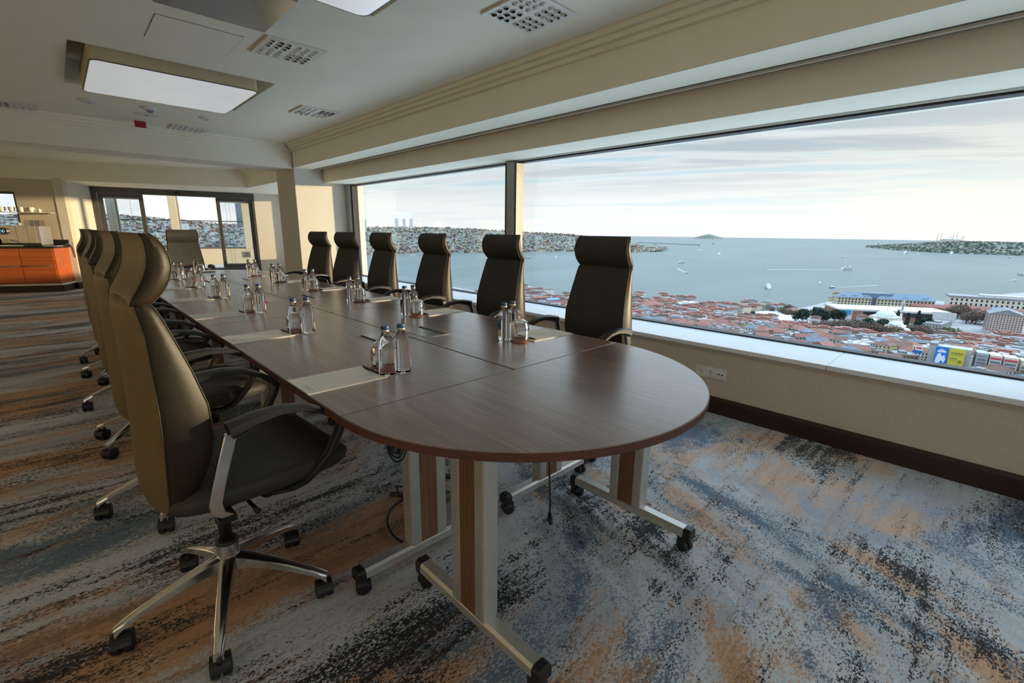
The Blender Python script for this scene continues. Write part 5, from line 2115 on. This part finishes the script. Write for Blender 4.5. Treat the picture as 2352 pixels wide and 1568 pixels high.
K = 1.588
AS = [(430, 1900), (620, 1820), (826, 1741), (1001, 1767), (1207, 1747), (1410, 1688), (1690, 1649), (1993, 1616), (2194, 1390), (2395, 1350), (2680, 1417)]
AS = [(x * K, y * K) for x, y in AS]
ASC = [20, 28, 26, 34, 40, 30, 8, -8, -70, -125, -142]
rowsA = terrain('far_shore_hill', AS, ASC, 1150, 'hillside across the strait', 'hill_green')


def on_rows(rows, u, f):
    i = min(int(u), len(rows) - 2)
    t = u - i
    fs = (0, .04, .2, .4, .6, .8, 1.0, 1.4)
    for k in range(len(fs) - 1):
        if fs[k] <= f <= fs[k + 1]:
            q = (f - fs[k]) / (fs[k + 1] - fs[k])
            a = Vector(rows[i][k]).lerp(Vector(rows[i][k + 1]), q)
            b_ = Vector(rows[i + 1][k]).lerp(Vector(rows[i + 1][k + 1]), q)
            return a.lerp(b_, t)
    return Vector(rows[i][-1])


FARW = ['plaster_white', 'plaster_cream', 'plaster_grey', 'plaster_grey', 'plaster_blue', 'tile_brown', 'brick_brown', 'leaf_dark', 'leaf_dark', 'leaf_olive', 'hill_green']  # extra greys and pale blue put distance haze into the wall colours


def far_town(rows, n, u0, u1, f0, f1, smin, smax, name, label):
    m = MB()
    for _ in range(n):
        u, f = OUT.uniform(u0, u1), f0 + (f1 - f0) * OUT.random() ** 1.3
        p = on_rows(rows, u, f)
        m.mi = OUT.choice(range(len(FARW)))
        w, d = OUT.uniform(smin, smax), OUT.uniform(smin, smax)
        h = OUT.uniform(.5, 1.0) * smax * .75
        rz = OUT.uniform(0, 1.5)
        if m.mi >= 7:
            w, d, h = w * 1.2, d * 1.2, h * .55
        m.cbox((p.x, p.y, p.z + h / 2 - 3), (w, d, h + 6), rz)
        if m.mi < 5 and OUT.random() < .35:
            m.mi = 5
            m.cbox((p.x, p.y, p.z + h + 1.0), (w * 1.08, d * 1.08, 2.4), rz)
    tag(m.build(name, FARW), label, 'town', kind='stuff')


far_town(rowsA, 4200, 0.0, 7.6, .03, 1.0, 7, 17, 'far_shore_town', 'dense town covering the hillside across the strait')
far_town(rowsA, 260, 7.6, 10, .03, .5, 10, 26, 'far_shore_point', 'low buildings and trees on the point across the strait')
far_n = 0
for _ in range(60):
    u, f = OUT.uniform(.8, 7.4), OUT.uniform(.02, .35)
    p = on_rows(rowsA, u, f)
    ri = OUT.choice(('tile_red', 'tile_orange', 'roof_grey', 'tile_brown'))
    w, d, h, rh = OUT.choice(SZ)
    wmn = OUT.choice(('plaster_white', 'plaster_white', 'plaster_cream', 'plaster_grey', 'plaster_pink'))
    house(p.x, p.y, p.z, w, d, h, rh, OUT.uniform(0, 3), 'flat' if ri == 'roof_grey' else 'hip', wmn, ri,
          '%s %s house on the shore across the strait' % (WN[wmn], RN[ri]), 'houses on the shore across the strait', wins=False)
house(rowsA[3][1][0] - 60, rowsA[3][1][1] - 20, SEA + 2, 62, 24, 46, 2, R_(-30), 'flat', 'plaster_white', 'roof_white', 'big white block on the far shore behind the window chairs', 'standout houses')
# tower blocks on the skyline
for k, (az, r, w, h) in enumerate(((26.6, 3900, 36, 92), (30.25, 4300, 30, 120), (31.1, 4300, 26, 118), (31.9, 4300, 28, 118))):
    x, y = r * math.sin(R_(az)), r * math.cos(R_(az))
    t = empty('skyline_tower', (x, y, 0), R_(-az))
    tag(t, ['lone pale tower block on the far skyline', 'left one of three far tower blocks', 'middle one of three far tower blocks', 'right one of three far tower blocks'][k], 'tower', 'towers on the far skyline')
    MB().box(-w / 2, -w / 2, -40, w / 2, w / 2, h).build('tower_shaft', 'hull_white', t)
    q = MB()
    for j in range(12):
        q.box(-w / 2 - .3, -w / 2 - .3, 5 + j * h / 13, w / 2 + .3, -w / 2, 7 + j * h / 13)
    q.build('window_band', 'shop_glass', t, kind='stuff')
isl = MB()
isl.sm = True
isl.loft([[(22000 + 700 * math.cos(a) * f, 9600 + 700 * math.sin(a) * f, SEA + 210 * (1 - f) ** .7) for a in [2 * PI * k / 16 for k in range(16)]] for f in (1, .7, .4, .15, 0.0)], cap=False)
tag(isl.build('far_island', 'hill_green'), 'tiny hazy island on the sea horizon', 'island')

# ---- headland at the right
HD = [(5669, 925), (5300, 740), (4777, 600), (4500, 440), (4301, 305), (4200, 190), (4166, 90), (4165, -100), (4180, -400)]
HD = [(x * K, y * K) for x, y in HD]
HDC = [-142, -118, -96, -72, -48, -36, -34, -42, -50]
rowsH = terrain('headland', HD, HDC, 700, 'wooded headland closing the strait on the right', 'hill_green')
m = MB()
for _ in range(2600):
    u, f = OUT.uniform(.1, 7.9), OUT.random() ** 1.1
    p = on_rows(rowsH, u, f)
    m.mi = OUT.choice((0, 0, 0, 1, 1, 2))
    s = OUT.uniform(10, 26)
    if m.mi < 2:
        a = OUT.uniform(0, 6)
        vs = [(p.x + s * .6 * math.cos(a + k * 1.2566), p.y + s * .6 * math.sin(a + k * 1.2566), p.z + OUT.uniform(-2, 4)) for k in range(5)] + [(p.x, p.y, p.z + s * .75)]
        m.add(vs, [(k, (k + 1) % 5, 5) for k in range(5)])
    else:
        m.cbox((p.x, p.y, p.z + 3), (s, s * .8, s * .6), OUT.uniform(0, 2))
tag(m.build('headland_wood', ['leaf_dark', 'hill_green', 'stone_pale']), 'trees and small buildings on the headland', 'wood', kind='stuff')


def skyline_mosque(x, y, z, r, nmin, label):
    t = empty('skyline_mosque', (x, y, z), -math.atan2(x, y))
    tag(t, label, 'building', 'domed mosques on the headland skyline')
    MB().cbox((0, 0, -4), (r * 3.2, r * 2.6, r * 1.6)).build('hall', 'stone_pale', t)
    dome((0, 0, r * .5), r, t)
    for s in (-1, 1):
        dome((s * r * 1.1, 0, r * .2), r * .6, t, nm='half_dome')
    for k in range(nmin):
        xx = (-2.4, -1.5, 2.4, 1.6, 3.2, -3.2)[k] * r
        mm_ = MB().lathe([(2.6, -r), (2.2, r * 2.3), (3.4, r * 2.35), (2.0, r * 2.45), (.1, r * 3.3)], 8)
        mm_.build('minaret', 'stone_pale', t, loc=(xx, 10, 0))


pH = on_rows(rowsH, 4.35, .9)
skyline_mosque(pH.x, pH.y, pH.z + 16, 34, 4, 'great domed mosque with minarets on the headland skyline')
pH = on_rows(rowsH, 4.8, .98)
skyline_mosque(pH.x, pH.y, pH.z + 14, 22, 4, 'second domed mosque with thin minarets right of the great one')
pH = on_rows(rowsH, .75, .3)
t = empty('lighthouse', (pH.x, pH.y, pH.z))
tag(t, 'thin lighthouse at the tip of the headland', 'lighthouse')
MB().lathe([(6, -5), (4.5, 60), (6, 61), (4, 72), (.2, 80)], 8).build('shaft', 'stone_pale', t)

# ---- things on the water
def to_sea(x, y):
    return x * K, y * K


def make_boat(kind):
    L, W, mainm = {'ferry': (58, 13, 'hull_white'), 'yacht': (26, 6.5, 'hull_white'), 'launch': (20, 5, 'hull_dark'), 'ship': (90, 15, 'hull_dark')}[kind]
    t = empty(kind)
    rings = []
    for f, w in ((-.5, .72), (-.42, .92), (-.1, 1), (.2, .95), (.38, .62), (.47, .25), (.5, .03)):
        sheer = .10 * W * (1 + max(0, f) * 1.2)
        rings.append([(f * L, -w * W / 2 * .7, -.5), (f * L, w * W / 2 * .7, -.5), (f * L, w * W / 2, sheer + W * .12), (f * L, -w * W / 2, sheer + W * .12)])
    MB().loft(rings).build('hull', mainm, t)
    z = W * .22
    if kind == 'ferry':
        for k, (a, c, ww) in enumerate(((-.46, .36, .92), (-.42, .30, .84), (-.30, .20, .66))):
            MB().box(a * L, -ww * W / 2, z + .2, c * L, ww * W / 2, z + 3.1).build('deck', 'hull_white', t)
            MB().box(a * L + .6, -ww * W / 2 - .15, z + 1.1, c * L - .6, ww * W / 2 + .15, z + 2.2).build('window_band', 'boat_glass', t)
            z += 3.3
        MB().box(-.42 * L, -.44 * W, z - 3.2, -.30 * L, .44 * W, z - 2.9).build('sun_deck', 'deck_ochre', t)
        MB().lathe([(2.0, z), (1.8, z + 5)], 10).build('funnel', 'deck_ochre', t, loc=(-.06 * L, 0, 0))
        MB().box(.10 * L, -.2 * W, z, .19 * L, .2 * W, z + 2.6).build('bridge', 'hull_white', t)
        MB().tube([(.12 * L, 0, z + 2), (.12 * L, 0, z + 12)], .3, 6).build('mast', 'deck_ochre', t)
    elif kind == 'ship':
        MB().box(-.45 * L, -.4 * W, z, -.28 * L, .4 * W, z + 13).build('bridge', 'hull_white', t)
        MB().box(-.25 * L, -.38 * W, z, .35 * L, .38 * W, z + 3).build('hatch_cover', 'crane_red', t)
        MB().tube([(.1 * L, 0, z), (.1 * L, 0, z + 15)], .5, 6).build('mast', 'hull_dark', t)
    else:
        MB().box(-.34 * L, -.38 * W, z, .16 * L, .38 * W, z + W * .38).build('cabin', 'hull_white', t, bevel=0.5)
        MB().box(-.30 * L, -.40 * W, z + W * .12, .15 * L, .40 * W, z + W * .26).build('window_band', 'boat_glass', t)
        MB().box(-.26 * L, -.30 * W, z + W * .38, .02 * L, .30 * W, z + W * .60).build('flybridge', 'hull_white', t, bevel=0.4)
    return t


BO = {}
boats = [('ferry', 947, 291, 205, 1.0, 'white three-deck ferry, the largest boat on the water', 0), ('yacht', 1148, 254, 20, 1.0, 'white motor yacht left of the hotel', 0),
         ('launch', 1058, 213, 160, 1.25, 'dark-hulled motor boat with wake just left of the hotel', 1), ('ferry', 1705, 311, -35, 1.15, 'long low white fast ferry with a straight wake', 1),
         ('yacht', 2465, 1015, 200, 1.9, 'white dome-shaped boat right of the island tower', 1), ('launch', 1157, 552, 215, 1.3, 'small boat trailing foam toward the camera', 1),
         ('ferry', 1559, 768, 150, .85, 'small ferry above the boat trailing foam', 0), ('ferry', 1439, 1232, 170, .7, 'small grey ferry left of the nearest window chair', 1),
         ('launch', 1311, 1272, 150, 1.6, 'small boat right of the window mullion', 1), ('yacht', 642, 267, 60, 1.15, 'white yacht moored at the shore below the window', 0),
         ('ferry', 3714, 400, 175, 2.0, 'large grey ferry below the headland', 0), ('ferry', 3948, 208, 178, 1.9, 'grey ferry far right below the headland', 0),
         ('yacht', 1602, -32, 120, 1.0, 'small white boat near the right window edge', 0), ('ferry', 1877, -49, 30, .8, 'boat cut by the right picture edge', 0),
         ('launch', 2657, 511, 20, 2.0, 'tiny boat above the fast ferry', 0), ('ship', 5483, 2321, 60, 1.2, 'far cargo ship near the horizon', 0),
         ('launch', 3586, -39, 10, 2.6, 'dark boat far right below the headland shore', 0), ('launch', 2050, 1045, 40, 1.6, 'tiny boat left of the dome-shaped boat', 0),
         ('ferry', 3514, 324, 5, 1.1, 'smaller ferry right of the large grey ferry', 0), ('launch', 3389, 452, 15, 2.2, 'tiny boat left of the large grey ferry', 0),
         ('launch', 3710, 538, 15, 2.2, 'tiny boat off the tip of the headland', 0), ('ferry', 1001, 1600, 10, .9, 'ferry near the far shore behind the window chairs', 0),
         ('ship', 4300, 2400, 80, 1.0, 'far ship beside the breakwater', 0), ('ship', 6100, 2600, 30, 1.0, 'far ship on the horizon left of the island', 0)]
wk = MB()
for kind, x, y, hd, s, lb, wake in boats:
    X, Y = to_sea(x, y)
    if kind not in BO:
        o = make_boat(kind)
        index_children(o)
        BO[kind] = o
    else:
        o = copy_tree(BO[kind])
    o.location = (X, Y, SEA)
    o.rotation_euler = (0, 0, R_(hd))
    o.scale = (s, s, s)
    tag(o, lb, 'boat', 'boats on the strait')
    if wake:
        L = {'ferry': 58, 'yacht': 26, 'launch': 20, 'ship': 90}[kind] * s
        ln = 6 * L if kind != 'launch' else 9 * L
        d = Vector((math.cos(R_(hd)), math.sin(R_(hd)), 0))
        nrm = Vector((-d.y, d.x, 0))
        p = Vector((X, Y, SEA + .35))
        a, c = p - d * L * .45, p - d * (L * .45 + ln)
        wk.add([tuple(a + nrm * L * .08), tuple(a - nrm * L * .08), tuple(c - nrm * L * .16), tuple(c + nrm * L * .16)], [(0, 3, 2, 1)])
tag(wk.build('boat_wakes', 'foam'), 'white foam wakes behind the boats', 'wake', kind='stuff')
X, Y = to_sea(2975, 1353)
t = empty('island_tower', (X, Y, SEA))
tag(t, 'small tower standing on an islet in the strait', 'tower')
MB().lathe([(26, -2), (24, 3)], 14).build('islet', 'stone_pale', t)
MB().cbox((0, 6, 9), (26, 18, 14)).build('tower_base', 'stone_pale', t)
MB().cbox((0, 0, 22), (14, 14, 40)).build('tower_shaft', 'stone_pale', t)
MB().lathe([(8.5, 42), (5, 47), (3, 54), (.3, 64)], 8).build('tower_cap', 'roof_slate', t)
p0, p1 = to_sea(5158, 3278), to_sea(4547, 2073)
bw = MB().bar((p0[0], p0[1], SEA + 3), (p1[0], p1[1], SEA + 3), 22, 12).build('breakwater', 'roof_slate')
tag(bw, 'thin dark breakwater line on the sea', 'breakwater')
for k, (x, y) in enumerate(((2290, 1395), (2330, 1400))):
    X, Y = to_sea(x, y)
    t = empty('harbour_crane', (X, Y, SEA + 3), R_(30))
    tag(t, ['left red harbour crane on the far point', 'right red harbour crane on the far point'][k], 'crane', 'harbour cranes')
    for sx in (-9, 9):
        for sy in (-7, 7):
            MB().bar((sx, sy, 0), (sx * .6, sy * .6, 48), 2.4, 2.4).build('crane_leg', 'crane_red', t)
    MB().bar((-30, 0, 48), (52, 0, 50), 3.5, 3.5).build('boom', 'crane_red', t)
    MB().bar((0, 0, 48), (4, 0, 78), 3, 3).build('mast', 'crane_red', t)
    MB().bar((4, 0, 76), (46, 0, 51), 1.2, 1.2).build('stay', 'crane_red', t)

# ---- hills and towers seen through the terrace door
ND = [(-900, 5200), (-300, 4700), (300, 4300), (900, 4100), (1500, 4000), (2100, 3600), (2500, 3300)]
NDC = [70, 110, 140, 60, 30, 10, -20]
rowsN = terrain('north_hill', ND, NDC, 2600, 'city hills beyond the terrace', 'hill_green')
far_town(rowsN, 4800, .2, 5.6, .05, 1.0, 11, 28, 'north_town', 'dense city on the hills beyond the terrace')
for k, (az, r, w, h, lb) in enumerate(((14.4, 5600, 78, 285, 'tall dark glass tower seen through the terrace door'), (15.6, 5900, 60, 110, 'lower pale tower right of the tall glass tower'), (17.5, 5400, 70, 120, 'twin pale tower at the right of the terrace view'), (9.2, 5200, 60, 50, 'short slab tower left in the terrace view'))):
    x, y = r * math.sin(R_(az)), r * math.cos(R_(az))
    t = empty('city_tower', (x, y, 0), R_(-az - 20))
    tag(t, lb, 'tower', 'towers beyond the terrace')
    MB().box(-w / 2, -w / 2, -90, w / 2, w / 2, h).build('tower_shaft', 'shop_glass' if k == 0 else 'plaster_white', t)
    MB().box(w / 2, -w / 2 + 4, -90, w / 2 + 8, w / 2, h - 14).build('tower_core', 'plaster_white', t)
    MB().box(-w / 2 - 2, -w / 2 - 2, h, w / 2 + 2, w / 2 + 2, h + 10).build('tower_crown', 'roof_slate', t)

# ------------------------------------------------------------------ sea haze
HZ = bpy.data.materials.new('sea_haze')
HZ.use_nodes = True
HZ.node_tree.nodes.clear()
g = NG(HZ.node_tree)
vs = g.n('ShaderNodeVolumeScatter')
vs.inputs['Color'].default_value = (0.93, 0.96, 1.0, 1)
vs.inputs['Density'].default_value = 1.0 / 4200.0
vs.inputs['Anisotropy'].default_value = 0.2
oo = g.n('ShaderNodeOutputMaterial')
g.l(vs.outputs[0], oo.inputs['Volume'])
MATS['sea_haze'] = HZ
m = MB()
n = 64
P4 = [(150, SEA + .5), (42000, SEA + .5), (42000, 42000 * math.tan(R_(1.55))), (150, .8)]
rings = [[(r * math.cos(2 * PI * k / n), r * math.sin(2 * PI * k / n), z) for r, z in P4] for k in range(n)]
vv = [p for r in rings for p in r]
ff = []
for k in range(n):
    k2 = (k + 1) % n
    for i in range(4):
        j = (i + 1) % 4
        ff.append((k * 4 + i, k * 4 + j, k2 * 4 + j, k2 * 4 + i))
m.add(vv, ff)
tag(m.build('haze', 'sea_haze'), 'thin haze over the strait', 'haze', kind='stuff')
SC.cycles.volume_bounces = 0
